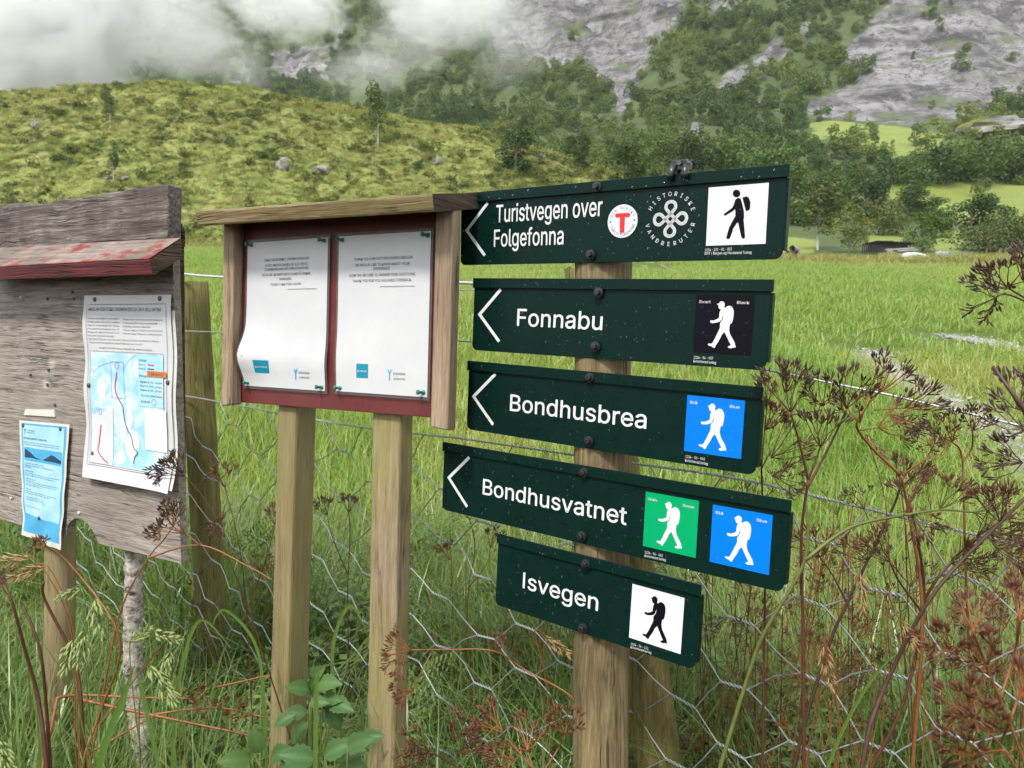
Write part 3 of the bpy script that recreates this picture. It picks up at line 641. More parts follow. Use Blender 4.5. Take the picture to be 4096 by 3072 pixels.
for kd, bx, by, tp, wd, lb in (
    ('dark', 2500, 745, 560, 1.1, 'dark tree just left of the bolts on the top sign, beyond the hill'),
    ('mid', 2640, 740, 545, 1.1, 'mid green tree directly behind the black clamp of the top sign'),
    ('dark2', 2790, 745, 535, 1.1, 'dark broad tree right of the black clamp, above the white walker square'),
    ('mid2', 2960, 765, 540, 1.2, 'light green tree above the right part of the top sign'),
    ('mid', 3110, 800, 590, 1.1, 'mid green tree just beyond the upper right corner of the top sign'),
    ('dark2', 3270, 890, 690, 1.1, 'dark tree right of the top sign, behind the feathery tall tree'),
    ('birch', 3270, 1000, 720, 1.5, 'tall feathery olive tree nearest the right end of the top sign'),
    ('yellow', 3395, 1012, 800, 1.2, 'yellowish slender tree left of the dark timber shed'),
    ('dark', 3460, 880, 700, 1.2, 'dark tree standing behind the yellowish tree'),
    ('olive', 3530, 940, 790, 1.0, 'low grey green tree behind the dark timber shed'),
    ('mid2', 3690, 1008, 850, 1.25, 'bright green tree just right of the dark timber shed'),
    ('dark2', 3640, 880, 745, 1.2, 'dark tree at the left edge of the bright sloping pasture'),
    ('dark', 3880, 945, 765, 1.25, 'dark green tree in the middle of the pasture above the metal gate'),
    ('dark2', 3770, 950, 830, 1.1, 'small dark tree left of the pasture tree, above the white tank'),
    ('olive', 3965, 1008, 830, 1.15, 'wide olive willow standing at the far field edge right of the gate'),
    ('olive', 4110, 1010, 850, 1.0, 'olive willow cut by the right picture edge at the far field')):
    plant_tree(kd, bx, by, tp, lb, group=G2, wide=wd)
for i, (bx, by, tp, kd) in enumerate(((3560, 735, 640, 'shrub'), (3640, 740, 610, 'shrub2'), (3730, 735, 590, 'shrub'), (3830, 730, 575, 'shrub2'), (3920, 728, 565, 'shrub'), (4010, 728, 570, 'shrub2'), (4100, 725, 560, 'shrub'))):
    plant_tree(kd, bx, by, tp, ('first', 'second', 'third', 'fourth', 'fifth', 'sixth', 'seventh')[i] + ' shrub from the left in the dense hedge above the sloping pasture', 'shrub', group=G3, wide=1.15, cat='shrub')

def rock_mesh(seed, name='boulder'):
    import bmesh
    bm = bmesh.new(); bmesh.ops.create_icosphere(bm, subdivisions=3, radius=1.0); g = np.random.default_rng(seed); o = g.uniform(0, 50, 3)
    for v in bm.verts:
        c = v.co; k = 1 + .30 * float(fbm(c.x * 1.1 + o[0] + c.z, c.y * 1.1 + o[1] - c.z, 3, 161)); v.co = Vector((round(c.x * 2.2) / 2.2 * .45 + c.x * .55, round(c.y * 2.2) / 2.2 * .45 + c.y * .55, c.z * .9)) * k
    me = bpy.data.meshes.new(name); bm.to_mesh(me); bm.free(); me.materials.append(M_['boulder']); return me
for i, (bx, by, w, h, lb) in enumerate(((1140, 682, 66, 66, 'upright grey boulder on the hill, left of the flatter one, above the red notice board'), (1288, 698, 84, 44, 'flat wide grey boulder just right of the upright one on the hill'),
        (1748, 662, 58, 44, 'small pale boulder on the hill left of the round dark tree'), (148, 535, 44, 66, 'tall narrow rock on the hill at far left'), (1752, 505, 132, 46, 'mossy boulder on the hill crest beside the yellow sapling'),
        (2160, 645, 46, 38, 'little pale rock between the two dark trees on the hill'), (500, 722, 36, 22, 'small rock right of the thin birch foot on the hill'), (430, 720, 34, 22, 'small rock left of the thin birch foot on the hill'), (3990, 560, 330, 92, 'huge moss streaked boulder at the foot of the grey cliff'))):
    p = hit(bx, by - h * .3, 40, 500); k = p[1] / F_PX; o = link('boulder', rock_mesh(200 + i)); o.location = p; o.scale = (w * k * .5, w * k * .45, h * k * .55); o.rotation_euler.z = i * 1.3
    props(o, lb, 'boulder', 'boulders on the slopes' if i < 8 else None)

# loose stones on the wheel tracks
def pebble(seed):
    bm = bmesh.new(); bmesh.ops.create_icosphere(bm, subdivisions=1, radius=1.0); g_ = np.random.default_rng(seed)
    for v in bm.verts: v.co *= g_.uniform(.7, 1.2); v.co.z *= .6
    me = bpy.data.meshes.new('pebble'); bm.to_mesh(me); bm.free(); me.materials.append(M_['pebble']); return me
M_['pebble'] = plain('pale_track_stone', (.34, .33, .32), .6, .4, .4, 9)
g = np.random.default_rng(63); q = TRP[g.integers(0, len(TRP), 5200)]; q = q + g.normal(0, .20, q.shape) * np.where(g.random(len(q)) < .8, 1, 1.8)[:, None]; k = q[:, 1] < 16; q = q[k]; k = len(q); s = .008 + .030 * g.random(k) ** 3
scatter('track_stones', np.stack([q[:, 0], q[:, 1], meadow_z(q[:, 0], q[:, 1]) + .032], -1), g.uniform(0, 6.28, (k, 3)) * np.array([.1, .1, 1]), np.stack([s, s * g.uniform(.7, 1.3, k), s], -1), g.integers(0, 3, k), np.zeros(k), [pebble(i) for i in range(3)], 'loose pale stones strewn over the wheel tracks')

# farmyard at the far field edge
def gp(px, py): p = hit(px, py, 30, 110); return p
p = gp(3165, 1030); k = p[1] / F_PX
e = empty('pipe_stack', p, 'stack of grey concrete pipes at the far field edge right of the top sign', 'pipes')
for j, (dx, dz) in enumerate(((-1.0, .25), (-.1, .28), (.75, .25), (.3, .75))):
    mb = MB(); L = 1.3; pts = [(dx - .5, -L * .5, dz), (dx + .45, L * .5, dz)]
    mb.tube(pts, .27, 14, False); mb.tube(list(reversed(pts)), .21, 14, False); mb.build('pipe', M_['concrete'], e, True)
p = gp(3570, 1010)
e = empty('timber_shed', p, 'low dark collapsed timber shed under the trees across the field', 'shed')
mb = MB(); mb.prism([(-1.5, -.2), (1.5, -.2), (1.45, .85), (-1.4, .95)], 0, 2.2); mb.build('wall', M_['darkwood'], e)
for j in range(7):
    mb = MB(); x = -1.75 + .56 * j; mb.box(x, x + .5, -.35, 2.5, .98 + .02 * (j % 3) - .02 * j, 1.10 + .02 * (j % 3) - .02 * j); mb.build('roof_board', M_['darkwood'], e)
p = gp(3478, 1020); e = empty('picket_panel', p, 'dark upright pallet fence left of the collapsed shed', 'fence panel')
for j in range(9):
    mb = MB(); mb.box(-.7 + j * .17, -.62 + j * .17, -.03, .03, -.2, 1.05 + .08 * math.sin(j * 2.3)); mb.build('picket', M_['darkwood'], e)
for z in (.25, .8):
    mb = MB(); mb.box(-.75, .8, .035, .08, z, z + .09); mb.build('rail', M_['darkwood'], e)
p = gp(3655, 1035); o = link('tarpaulin_heap', rock_mesh(230)); o.data.materials[0] = M_['tarp']; o.location = p; o.scale = (1.3, .8, .6); props(o, 'pale tarpaulin heap in front of the bright green tree across the field', 'tarpaulin')
p = gp(3590, 1022); e = empty('log_pile', p, 'heap of grey logs in front of the dark shed across the field', 'logs')
for j in range(8):
    mb = MB(); a = random.uniform(-.5, .5); z = .12 + .16 * (j % 3); x = random.uniform(-.6, .6); mb.tube([(x - .9, -.3 - .1 * j, z), (x + .9, -.3 - .1 * j + a, z + .12)], .1, 7); mb.build('log', M_['concrete'], e)
p = gp(3705, 1032); o = link('plastic_crate', rock_mesh(231)); o.data.materials[0] = M_['orangejunk']; o.location = p; o.scale = (.45, .3, .2); props(o, 'small faded orange plastic heap left of the white tank', 'plastic heap')
p = gp(3766, 1034); e = empty('water_tank', p, 'small white water tank in a cage beside the far metal gate', 'tank')
mb = MB(); mb.box(-.42, .42, -.4, .4, .08, .58); mb.build('tank_body', M_['tarp'], e, False, .08)
mb = MB(); mb.tube([(-.2, 0, .58), (-.2, 0, .64)], .1, 10); mb.build('lid', M_['white'], e)
mb = MB()
for z in (.1, .25, .4, .55): mb.tube([(-.45, -.43, z), (.45, -.43, z)], .012, 4)
for j in range(7): mb.tube([(-.45 + .15 * j, -.43, 0), (-.45 + .15 * j, -.43, .58)], .012, 4)
mb.build('cage', M_['wire'], e)
p = gp(3840, 1036); e = empty('field_gate', p, 'grey tubular metal farm gate at the far edge of the field', 'gate')
for j in range(6):
    mb = MB(); mb.tube([(-1.05, 0, .1 + .1 * j), (1.05, 0, .1 + .1 * j)], .02, 6); mb.build('rail', M_['wire'], e)
for x in (-1.05, 0, 1.05):
    mb = MB(); mb.tube([(x, 0, -.1), (x, 0, .68)], .026, 6); mb.build('upright', M_['wire'], e)
proto = None
for bx, by, lb in ((3945, 1034, 'leaning far fence post nearest the right end of the metal gate'), (3990, 1035, 'second far fence post right of the metal gate'), (4014, 1034, 'third far fence post right of the metal gate'), (4056, 1034, 'far fence post nearest the right picture edge'), (3185, 1042, 'far fence post in front of the pipe stack, right one'), (3135, 1042, 'far fence post in front of the pipe stack, left one')):
    p = gp(bx, by)
    if proto is None:
        mb = MB(); mb.tube([(0, 0, -.3), (.02, 0, .4), (.05, 0, .95)], [.055, .05, .045], 7); proto = mb.build('fence_post', M_['post'])
        q = proto
    else: q = proto.copy(); col.objects.link(q)
    q.location = p; q.rotation_euler = (random.uniform(-.15, .15), random.uniform(-.25, .25), 0)
    props(q, lb, 'fence post', 'fence posts along the far field edge')
# rough dry growth along the far edge
g = np.random.default_rng(61); em = [blades(60, g, (.3, .8), (.02, .04), .5, (.2, .8), M_['hillgrass'], 'edge_tuft', 4) for _ in range(3)]
P = []
for i in range(900):
    a = g.uniform(-.55, .85); y = 59.5 + 2.2 * g.normal() if a > .2 else 76 + 1.5 * g.normal(); x = a * y; P.append((x, y, float(terr(x, y)) - .05))
k = len(P); s = g.uniform(.6, 1.3, k)
scatter('edge_grass', P, np.stack([np.zeros(k), np.zeros(k), g.uniform(0, 6, k)], -1), np.stack([s * 1.3, s * 1.3, s], -1), g.integers(0, 3, k), g.uniform(.3, 1, k), em, 'rough yellowish grass and weeds along the far field edge')

# ------------------------------------------------------------------ mist clouds hanging in front of the mountain
def mist_mat(name, dens, seed, thr=.47, scale=3.3):
    n = NT(name); c = n.n('TexCoord').outputs['Object']
    ln = n.n('VectorMath', operation='LENGTH'); n.put(ln.inputs[0], c)
    mp = n.n('Mapping'); n.put(mp.inputs[0], c); mp.inputs['Location'].default_value = (seed * 3.1, seed * 1.7, seed * .9)
    nz = n.noise(mp.outputs[0], scale, 8, .62, 1.1); nl = n.noise(mp.outputs[0], scale * .45, 2, .5)
    edge = n.n('MapRange', interpolation_type='SMOOTHSTEP'); n.put(edge.inputs[0], ln.outputs['Value']); edge.inputs[1].default_value = 1.0; edge.inputs[2].default_value = .25; edge.inputs[3].default_value = 0; edge.inputs[4].default_value = 1
    fld = n.math('ADD', n.math('MULTIPLY', nz, .62), n.math('MULTIPLY', nl, .38))
    d = n.math('SUBTRACT', n.math('ADD', fld, n.math('MULTIPLY', edge.outputs[0], .30)), thr + .22)
    d = n.math('MULTIPLY', n.math('MULTIPLY', d, 7.0, True), n.math('MINIMUM', n.math('MULTIPLY', edge.outputs[0], 4.0), 1.0))
    v = n.n('VolumeScatter'); v.inputs['Color'].default_value = (1, 1, 1, 1); n.put(v.inputs['Density'], n.math('MULTIPLY', d, dens))
    v.inputs['Anisotropy'].default_value = .2
    n.t.links.new(v.outputs[0], n.out.inputs['Volume']); n.m.cycles.volume_step_rate = 1.6
    return n.m
import bmesh
def mist(px, py, y, wpx, hpx, dep, dens, seed, thr, lab):
    c = at_y(px, py, y); k = y / F_PX
    bm = bmesh.new(); bmesh.ops.create_icosphere(bm, subdivisions=3, radius=1.0); me = bpy.data.meshes.new('mist_cloud'); bm.to_mesh(me); bm.free()
    o = link('mist_cloud', me, None, mist_mat('mist_%d' % seed, dens, seed, thr)); o.location = c; o.scale = (wpx * k * .5, dep, hpx * k * .5); props(o, lab, None, None, 'stuff')
for q_ in ((-80, 60, 212, 1300, 1150, 34, .34, 1, .24, 'thick white mist filling the upper left corner'), (560, 90, 225, 1150, 640, 26, .05, 2, .41, 'thin ragged mist drifting over dark rock behind the hill'),
           (1130, 0, 235, 800, 460, 20, .085, 3, .41, 'white mist bank between two green wooded peaks'), (1780, -10, 240, 950, 560, 20, .085, 4, .415, 'bright mist at the top centre before the grey cliff'),
           (1450, 290, 232, 600, 280, 12, .045, 5, .42, 'low curl of mist above the hill crest'), (1640, 180, 238, 640, 400, 14, .04, 6, .43, 'wispy mist below the bright top bank'),
           (960, 250, 230, 440, 400, 12, .03, 7, .42, 'faint wisp of mist left of the rocky ridge'), (160, 320, 214, 1100, 320, 14, .05, 8, .38, 'veil of mist lying along the crest of the hill'), (2050, 150, 245, 660, 600, 16, .02, 9, .42, 'thin mist veil fading over the grey cliff')):
    mist(*q_)
# thin even haze of the wet air
bm = bmesh.new(); bmesh.ops.create_cube(bm, size=1.0); me = bpy.data.meshes.new('haze'); bm.to_mesh(me); bm.free()
n = NT('haze_air'); v = n.n('VolumePrincipled'); v.inputs['Color'].default_value = (.93, .96, 1, 1); v.inputs['Density'].default_value = .00013
n.t.links.new(v.outputs[0], n.out.inputs['Volume'])
hz = link('haze', me, None, n.m); hz.scale = (4400, 1700, 1400); hz.location = (0, 780, 690); props(hz, kind='stuff')

# ------------------------------------------------------------------ lettering
_tc = {}
try:                                         # the grotesque face that ships inside Blender; its default face otherwise
    FONT = bpy.data.fonts.load(bpy.utils.system_resource('DATAFILES', path='fonts') + '/Inter.woff2')
except Exception:
    FONT = None
def glyphs(txt):
    """filled outlines of a line of text: verts (n,2) and faces"""
    if txt in _tc: return _tc[txt]
    if FONT and txt[0] == 'I' and len(txt) > 1:                 # a plain bar for the capital I
        v, f = glyphs(txt[1:]); w = .11 * CAPH * 1.3; v2 = v + np.array([w + .10 - v[:, 0].min(), 0]); b = len(v2)
        _tc[txt] = (np.concatenate([v2, [(0, 0), (w, 0), (w, CAPH), (0, CAPH)]]), f + [(b, b + 1, b + 2, b + 3)]); return _tc[txt]
    cu = bpy.data.curves.new('text', 'FONT'); cu.body = txt; cu.font = FONT if FONT else cu.font; cu.size = 1.0; cu.resolution_u = 3; cu.fill_mode = 'FRONT'; cu.offset = .006 if FONT and txt in BOLD else 0
    o = bpy.data.objects.new('text', cu); col.objects.link(o); dg = bpy.context.evaluated_depsgraph_get(); me = o.evaluated_get(dg).to_mesh()
    v = [(q.co.x, q.co.y) for q in me.vertices]; f = [tuple(p.vertices) for p in me.polygons]
    o.evaluated_get(dg).to_mesh_clear(); bpy.data.objects.remove(o); bpy.data.curves.remove(cu)
    _tc[txt] = (np.array(v if v else [(0, 0)]), f); return _tc[txt]
BOLD = ('Turistvegen over', 'Folgefonna', 'Fonnabu', 'Bondhusbrea', 'Bondhusvatnet', 'svegen')
CAPH = float(glyphs('H')[0][:, 1].max())

def put_text(mb, txt, p0, p1, cap, y, fy=None):
    """baseline from local p0 to p1 (x,z), cap height in metres; fy(x,z) adds sheet bend"""
    v, f = glyphs(txt); x0, x1 = v[:, 0].min(), v[:, 0].max(); d = np.subtract(p1, p0); L = np.hypot(*d); d = d / L; nrm = np.array([-d[1], d[0]])
    q = [np.array(p0) + d * (a - x0) / (x1 - x0) * L + nrm * b / CAPH * cap for a, b in v]
    mb.add([(a, y + (fy(a, b) if fy else 0), b) for a, b in q], f)

def text_ring(mb, txt, c, rad, a0, a1, cap, y, inward=False):
    n_ = len(txt)
    for i, ch in enumerate(txt):
        if ch == ' ': continue
        a = math.radians(a0 + (a1 - a0) * i / (n_ - 1)); v, f = glyphs(ch); w = (v[:, 0].max() + v[:, 0].min()) / 2
        up = np.array([math.cos(a), math.sin(a)]) * (-1 if inward else 1); rt = np.array([up[1], -up[0]])
        o = np.array(c) + np.array([math.cos(a), math.sin(a)]) * rad - up * cap / 2
        Q = [o + rt * (p[0] - w) / CAPH * cap * .92 + up * p[1] / CAPH * cap for p in v]; mb.add([(q[0], y, q[1]) for q in Q], f)

def ribbon(mb, pts, w, y, closed=False):
    P = [np.array(p, float) for p in pts]; m = len(P); L, R = [], []
    for i in range(m):
        a, b = (P[(i - 1) % m], P[(i + 1) % m]) if closed else (P[max(i - 1, 0)], P[min(i + 1, m - 1)])
        d = b - a; d /= np.hypot(*d) + 1e-12; nn = np.array([-d[1], d[0]]) * w / 2; L.append(P[i] + nn); R.append(P[i] - nn)
    V = [(p[0], y, p[1]) for p in L + R]; k = m if closed else m - 1
    mb.add(V, [(i, m + i, m + (i + 1) % m, (i + 1) % m) for i in range(k)])

def disc(c, rx, rz, n_=40): return [(c[0] + rx * math.cos(2 * math.pi * i / n_), c[1] + rz * math.sin(2 * math.pi * i / n_)) for i in range(n_)]

def dome(mb, x, z, y, r, el, rng, seg=7):
    """a water drop sitting on a plate facing -y"""
    rings = [(1.0, 0.0), (.82, .38), (.45, .62)]; V = []; j = [rng.uniform(.8, 1.2) for _ in range(seg)]
    for k, (rr, hh) in enumerate(rings):
        for i in range(seg):
            a = 2 * math.pi * i / seg; V.append((x + r * rr * j[i] * math.cos(a), y - hh * r * .8, z + r * rr * j[i] * el * math.sin(a) - (el - 1) * r * .2 * hh))
    V.append((x, y - r * .56, z - (el - 1) * r * .3)); n3 = len(V) - 1
    F_ = [(k * seg + i, (k + 1) * seg + i, (k + 1) * seg + (i + 1) % seg, k * seg + (i + 1) % seg) for k in range(2) for i in range(seg)] + [(2 * seg + i, n3, 2 * seg + (i + 1) % seg) for i in range(seg)]
    mb.add(V, F_)

# ------------------------------------------------------------------ the signpost and its five signs
HIKER_PX = [(2700 + x * .217, 1140 + y * .217) for x, y in [(778, 348), (820, 338), (835, 312), (870, 298), (905, 312), (922, 340), (924, 375), (915, 395), (918, 415), (930, 428), (950, 405), (985, 386), (1020, 384), (1055, 405), (1078, 440), (1088, 490), (1082, 580), (1068, 650), (1050, 705), (1018, 718), (1008, 770), (1003, 810), (1005, 850), (1020, 915), (1060, 985), (1095, 1050), (1107, 1080), (1107, 1095), (1120, 1140), (1118, 1153), (1080, 1160), (1070, 1152), (1045, 1168), (1000, 1165), (977, 1148), (985, 1130), (1027, 1115), (1030, 1105), (1005, 1060), (960, 960), (925, 890), (915, 870), (955, 828), (900, 880), (860, 925), (835, 985), (790, 1060), (755, 1110), (735, 1155), (725, 1162), (690, 1145), (685, 1132), (640, 1122), (608, 1100), (612, 1085), (640, 1078), (683, 1080), (700, 1055), (740, 985), (775, 910), (815, 830), (833, 785), (835, 720), (843, 685), (868, 660), (890, 620), (898, 550), (880, 590), (866, 640), (830, 672), (780, 690), (715, 702), (668, 697), (652, 675), (656, 655), (680, 648), (710, 655), (740, 645), (790, 622), (820, 600), (822, 560), (830, 500), (850, 455), (852, 445), (825, 440), (812, 415), (805, 370), (800, 362)]]
w7 = lambda L: [(2380 + x * .3617, 640 + y * .3617) for x, y in L]
WALKER = [w7([(1545, 470), (1555, 440), (1580, 420), (1612, 425), (1630, 480), (1650, 570), (1652, 640), (1645, 660), (1650, 700), (1663, 850), (1655, 868), (1635, 870), (1622, 855), (1585, 690), (1570, 700), (1530, 760), (1520, 800), (1495, 865), (1475, 878), (1455, 865), (1458, 845), (1485, 750), (1510, 700), (1555, 620), (1555, 560), (1550, 545), (1530, 565), (1440, 618), (1428, 610), (1432, 595), (1520, 530), (1540, 490)]),
          w7([(1633, 415), (1680, 402), (1705, 420), (1722, 470), (1718, 530), (1710, 555), (1672, 565)])]
WHEAD = w7([(1568 + 42 * math.cos(a), 371 + 42 * math.sin(a)) for a in np.linspace(0, 6.2832, 24, endpoint=False)])

S2M = frame((.1485, 1.1880, EYE + .0043), 32.58, -1.34, -1.04)
_sq = [loc(S2M, *p) for p in ((2788.7, 1178), (3022, 1183), (3001, 1419), (2769, 1406.8))]
_c0 = np.mean(_sq, 0); _sw = np.hypot(*np.subtract(_sq[1], _sq[0])); _ax = np.subtract(_sq[1], _sq[0]) / _sw; _az = np.array([-_ax[1], _ax[0]])
HIKER = [(float(np.dot(np.subtract(loc(S2M, *p), _c0), _ax) / _sw), float(np.dot(np.subtract(loc(S2M, *p), _c0), _az) / _sw)) for p in HIKER_PX]

def rounded_plate(w, h, r):
    p = [(-w / 2, h / 2)]
    for cx, s in ((-w / 2 + r, -1), (w / 2 - r, 1)):
        for k in range(6):
            a = math.radians(180 + 90 * k / 5) if s < 0 else math.radians(270 + 90 * k / 5); p.append((cx + r * math.cos(a), -h / 2 + r + r * math.sin(a)))
    p.append((w / 2, h / 2)); return p

rs = random.Random(5)
def bolt(e, x, z):
    mb = MB(); mb.tube([(x, -.0045, z), (x, -.0065, z)], .0085, 18); mb.build('washer', M_['washer'], e, False)
    mb = MB(); mb.tube([(x, -.0065, z), (x, -.0085, z), (x, -.0088, z)], [.0073, .0073, .0062], 18); h = mb.build('bolt', M_['bolt'], e)
    mb = MB(); mb.tube([(x, -.0088, z), (x, -.0135, z), (x, -.0142, z)], [.0052, .0052, .0044], 6); mb.build('bolt_head', M_['bolt'], h, False, .0004)

def icon(e, M, corners, bgm, figm, hiker=True, words=None):
    q = [loc(M, *p) for p in corners]; c = np.mean(q, 0); w = (np.hypot(*np.subtract(q[1], q[0])) + np.hypot(*np.subtract(q[2], q[3]))) / 2
    ax = (np.subtract(q[1], q[0]) + np.subtract(q[2], q[3])) / 2; ax = ax / np.hypot(*ax); az = np.array([-ax[1], ax[0]])
    hh = (np.hypot(*np.subtract(q[3], q[0])) + np.hypot(*np.subtract(q[2], q[1]))) / 2
    T = lambda x, z: tuple(c + ax * x * w + az * z * hh)
    mb = MB(); mb.prism([T(-.5, -.5), T(.5, -.5), T(.5, .5), T(-.5, .5)], -.0009, -.0001); st = mb.build('sticker', bgm, e)
    if hiker:
        mb = MB(); mb.flat([T(x, z) for x, z in reversed(HIKER)], -.0013); mb.build('hiker_pictogram', figm, st)
    if words:
        mb = MB()
        put_text(mb, words[0], T(-.44, .355), T(-.44 + .044 * len(words[0]) * .88 + .01, .355), .047 * w, -.0014); mb.build('lettering', M_['white'], st); mb = MB()
        wl = .044 * len(words[1]) * .88 + .01; put_text(mb, words[1], T(.42 - wl, .355), T(.42, .355), .047 * w, -.0014); mb.build('lettering', M_['white'], st)
    return st, T

def sign(c, yaw, tilt, lean, w, h, label, texts, small, bolts, chevron, drops, hang, k=1.0):
    c = [v * k for v in c]; w *= k; h *= k
    M = frame((c[0], c[1], EYE + c[2]), yaw, tilt, lean); e = empty('trail_sign', M, label, 'sign', 'dark green trail signs on one post')
    L = lambda *p: loc(M, *p)
    mb = MB(); mb.prism(rounded_plate(w, h, .011), 0, .003); mb.build('panel', M_['green'], e, False, .0006)
    mb = MB(); mb.box(-w / 2 - .001, w / 2 + .0035, -.0042, -.0006, h / 2 - .0165, h / 2 + .001); mb.build('top_fold', M_['lip'], e, False, .0008)
    mb = MB(); mb.prism([(w / 2 + .0002, -h / 2 + .012), (w / 2 + .0030, -h / 2 + .012), (w / 2 + .0030, h / 2 - .018), (w / 2 + .0002, h / 2 - .018)], .0002, .013); mb.build('return_edge', M_['green'], e)
    mb = MB()
    for t, p0, p1, cap in texts:
        put_text(mb, t, L(*p0), L(*p1), cap * c[1] / F_PX, -.0006)
    mb.build('lettering', M_['white'], e)
    mb = MB()
    for t, p0, p1, cap in small: put_text(mb, t, L(*p0), L(*p1), cap * c[1] / F_PX, -.0006)
    mb.build('small_lettering', M_['white'], e)
    if chevron:
        mb = MB(); pts = [L(*p) for p in chevron]; wd = .0058; a, t, b = map(np.array, pts)
        def off(p, q):
            d = (q - p) / np.hypot(*(q - p)); return np.array([-d[1], d[0]]) * wd / 2
        o1, o2 = off(a, t), off(t, b); mi = (o1 + o2); mi = mi / np.dot(mi, mi) * (wd / 2) ** 2 * 2
        top, bot = max(a[1], b[1]), min(a[1], b[1])
        V = [a + o1, a - o1, t + mi, t - mi, b + o2, b - o2]; mb.add([(p[0], -.0005, p[1]) for p in V], [(1, 0, 2, 3), (3, 2, 4, 5)]); mb.build('arrow', M_['white'], e)
    for p in bolts: bolt(e, *L(*p))
    mb = MB()
    for _ in range(int(drops * .8)):
        x = rs.uniform(-w / 2 + .004, w / 2 - .004); z = rs.uniform(-h / 2 + .004, h / 2 - .019); r = .0004 + .0014 * rs.random() ** 2.8
        dome(mb, x, z, -.0006 if rs.random() < .5 else -.001, r, rs.choice((1, 1, 1.1, 1.3, 1.7)), rs)
    for _ in range(drops // 14): dome(mb, rs.uniform(-w / 2, w / 2), rs.uniform(h / 2 - .015, h / 2 - .002), -.0043, .0006 + .0014 * rs.random(), 1.1, rs)
    for _ in range(hang):
        x = rs.uniform(-w / 2 + .02, w / 2 - .02); r = rs.uniform(.0012, .0026); mb.tube([(x, .0015, -h / 2 + .001), (x, .0015, -h / 2 - r * .5), (x, .0015, -h / 2 - r * 1.1)], [r * 1.5, r * 1.1, r * .15], 8, True)
    o = mb.build('water_drops', M_['drop'], e, True); o['kind'] = 'stuff'
    return e, M, L

# top sign
e, M, L = sign((.1407, 1.2022, .1625), 34.84, -1.0, .29, .5855, .13, 'top green trail sign reading Turistvegen over Folgefonna with round red T emblem',
    [('Turistvegen over', (1985, 890), (2409, 863), 73), ('Folgefonna', (1976, 987), (2254, 977), 72)],
    [('1224 - 131 - 01 - 001', (2820, 1005), (2928, 1001), 9.5), ('DNT / Bergen og Hordaland Turlag', (2819, 1019), (3006, 1014.5), 9.5)],
    [(2394, 749), (2368, 1020)], [(1951, 812), (1868, 922), (1940, 1022)], 430, 13, 0.99)
st, T = icon(e, M, ((2839.5, 750.5), (3080, 731), (3058.5, 975), (2821, 983.7)), M_['white'], M_['black'], False)
mb = MB()
for poly in WALKER + [WHEAD]: mb.flat([L(*p) for p in (reversed(poly) if poly is not WHEAD else poly)], -.0013)
mb.build('walker_pictogram', M_['black'], st)
c = L(2490.4, 884.8); rx = np.hypot(*np.subtract(L(2490.4, 952), c)) * .99
mb = MB(); mb.prism(disc(c, rx, rx), -.0006, -.0001); em_ = mb.build('round_emblem', M_['white'], e)
mb = MB(); mb.prism([(c[0] + x * rx, c[1] + z * rx) for x, z in [(-.50, .30), (-.50, .42), (-.44, .48), (.44, .48), (.50, .42), (.50, .30), (.44, .24), (.16, .24), (.16, -.62), (.10, -.68), (-.10, -.68), (-.16, -.62), (-.16, .24), (-.44, .24)][::-1]], -.0012, -.0007); mb.build('red_letter', M_['redv'], em_)
mb = MB(); text_ring(mb, 'DEN NORSKE', c, rx * .80, 156, 24, rx * .17, -.0009); text_ring(mb, 'TURISTFORENING', c, rx * .80, 203, 340, rx * .17, -.0009, True)
for a in (180, 2): mb.flat(disc((c[0] + rx * .8 * math.cos(math.radians(a)), c[1] + rx * .8 * math.sin(math.radians(a))), rx * .06, rx * .06, 10), -.0009)
mb.build('emblem_lettering', M_['navy'], em_)
c = L(2681.6, 876); R = np.hypot(*np.subtract(L(2681.6, 768), c)) * .93
mb = MB(); text_ring(mb, 'HISTORISKE', c, R, 152, 20, R * .17, -.0006); text_ring(mb, 'VANDRERUTER', c, R, 193, 345, R * .17, -.0006, True); mb.build('ring_lettering', M_['white'], e)
K = R * .69; base = [(.0, .29), (.17, .47), (.30, .66), (.24, .90), (0, 1.0), (-.24, .90), (-.30, .66), (-.17, .47), (.0, .29), (.145, .145)]
loop = []
for q in range(4):
    a = -math.pi / 2 * q; loop += [(x * math.cos(a) - z * math.sin(a), x * math.sin(a) + z * math.cos(a)) for x, z in base]
pts = catmull(loop + [loop[0]], 5)[:-1]; pts = [(c[0] + p[0] * K, c[1] + p[1] * K) for p in pts]
mb = MB(); ribbon(mb, pts, K * .185, -.0006, True); kn = mb.build('knot_emblem', M_['white'], e)
mb = MB()
for s_ in (-1, 1):
    P2 = []
    for i, p in enumerate(pts):
        d = np.subtract(pts[(i + 1) % len(pts)], pts[i - 1]); d = d / np.hypot(*d); P2.append(np.array(p) + np.array([-d[1], d[0]]) * K * .035 * s_)
    ribbon(mb, P2, K * .016, -.0009, True)
mb.build('knot_lines', M_['green'], kn)
x0, z0 = L(2722, 690); cl = empty('black_clamp', M @ Matrix.Translation((x0, -.002, .066)), 'black plastic clamp sitting on the top edge of the uppermost sign', 'clamp')
for sx in (-1, 1):
    mb = MB(); mb.tube([(sx * .0085, -.001, .0115), (sx * .0105, -.007, .003), (sx * .0115, -.009, -.004), (sx * .0115, -.0075, -.0095)], [.0055, .006, .0058, .005], 8); mb.build('jaw', M_['bolt'], cl, True)
mb = MB(); mb.prism([(-.014, .004), (.014, .004), (.0155, .014), (.011, .020), (-.011, .020), (-.0155, .014)], -.003, .012); mb.build('clamp_body', M_['bolt'], cl, False, .0015)
mb = MB(); mb.tube([(0, -.002, .015), (0, -.0065, .015)], .0042, 6); mb.build('clamp_screw', M_['tack'], cl)
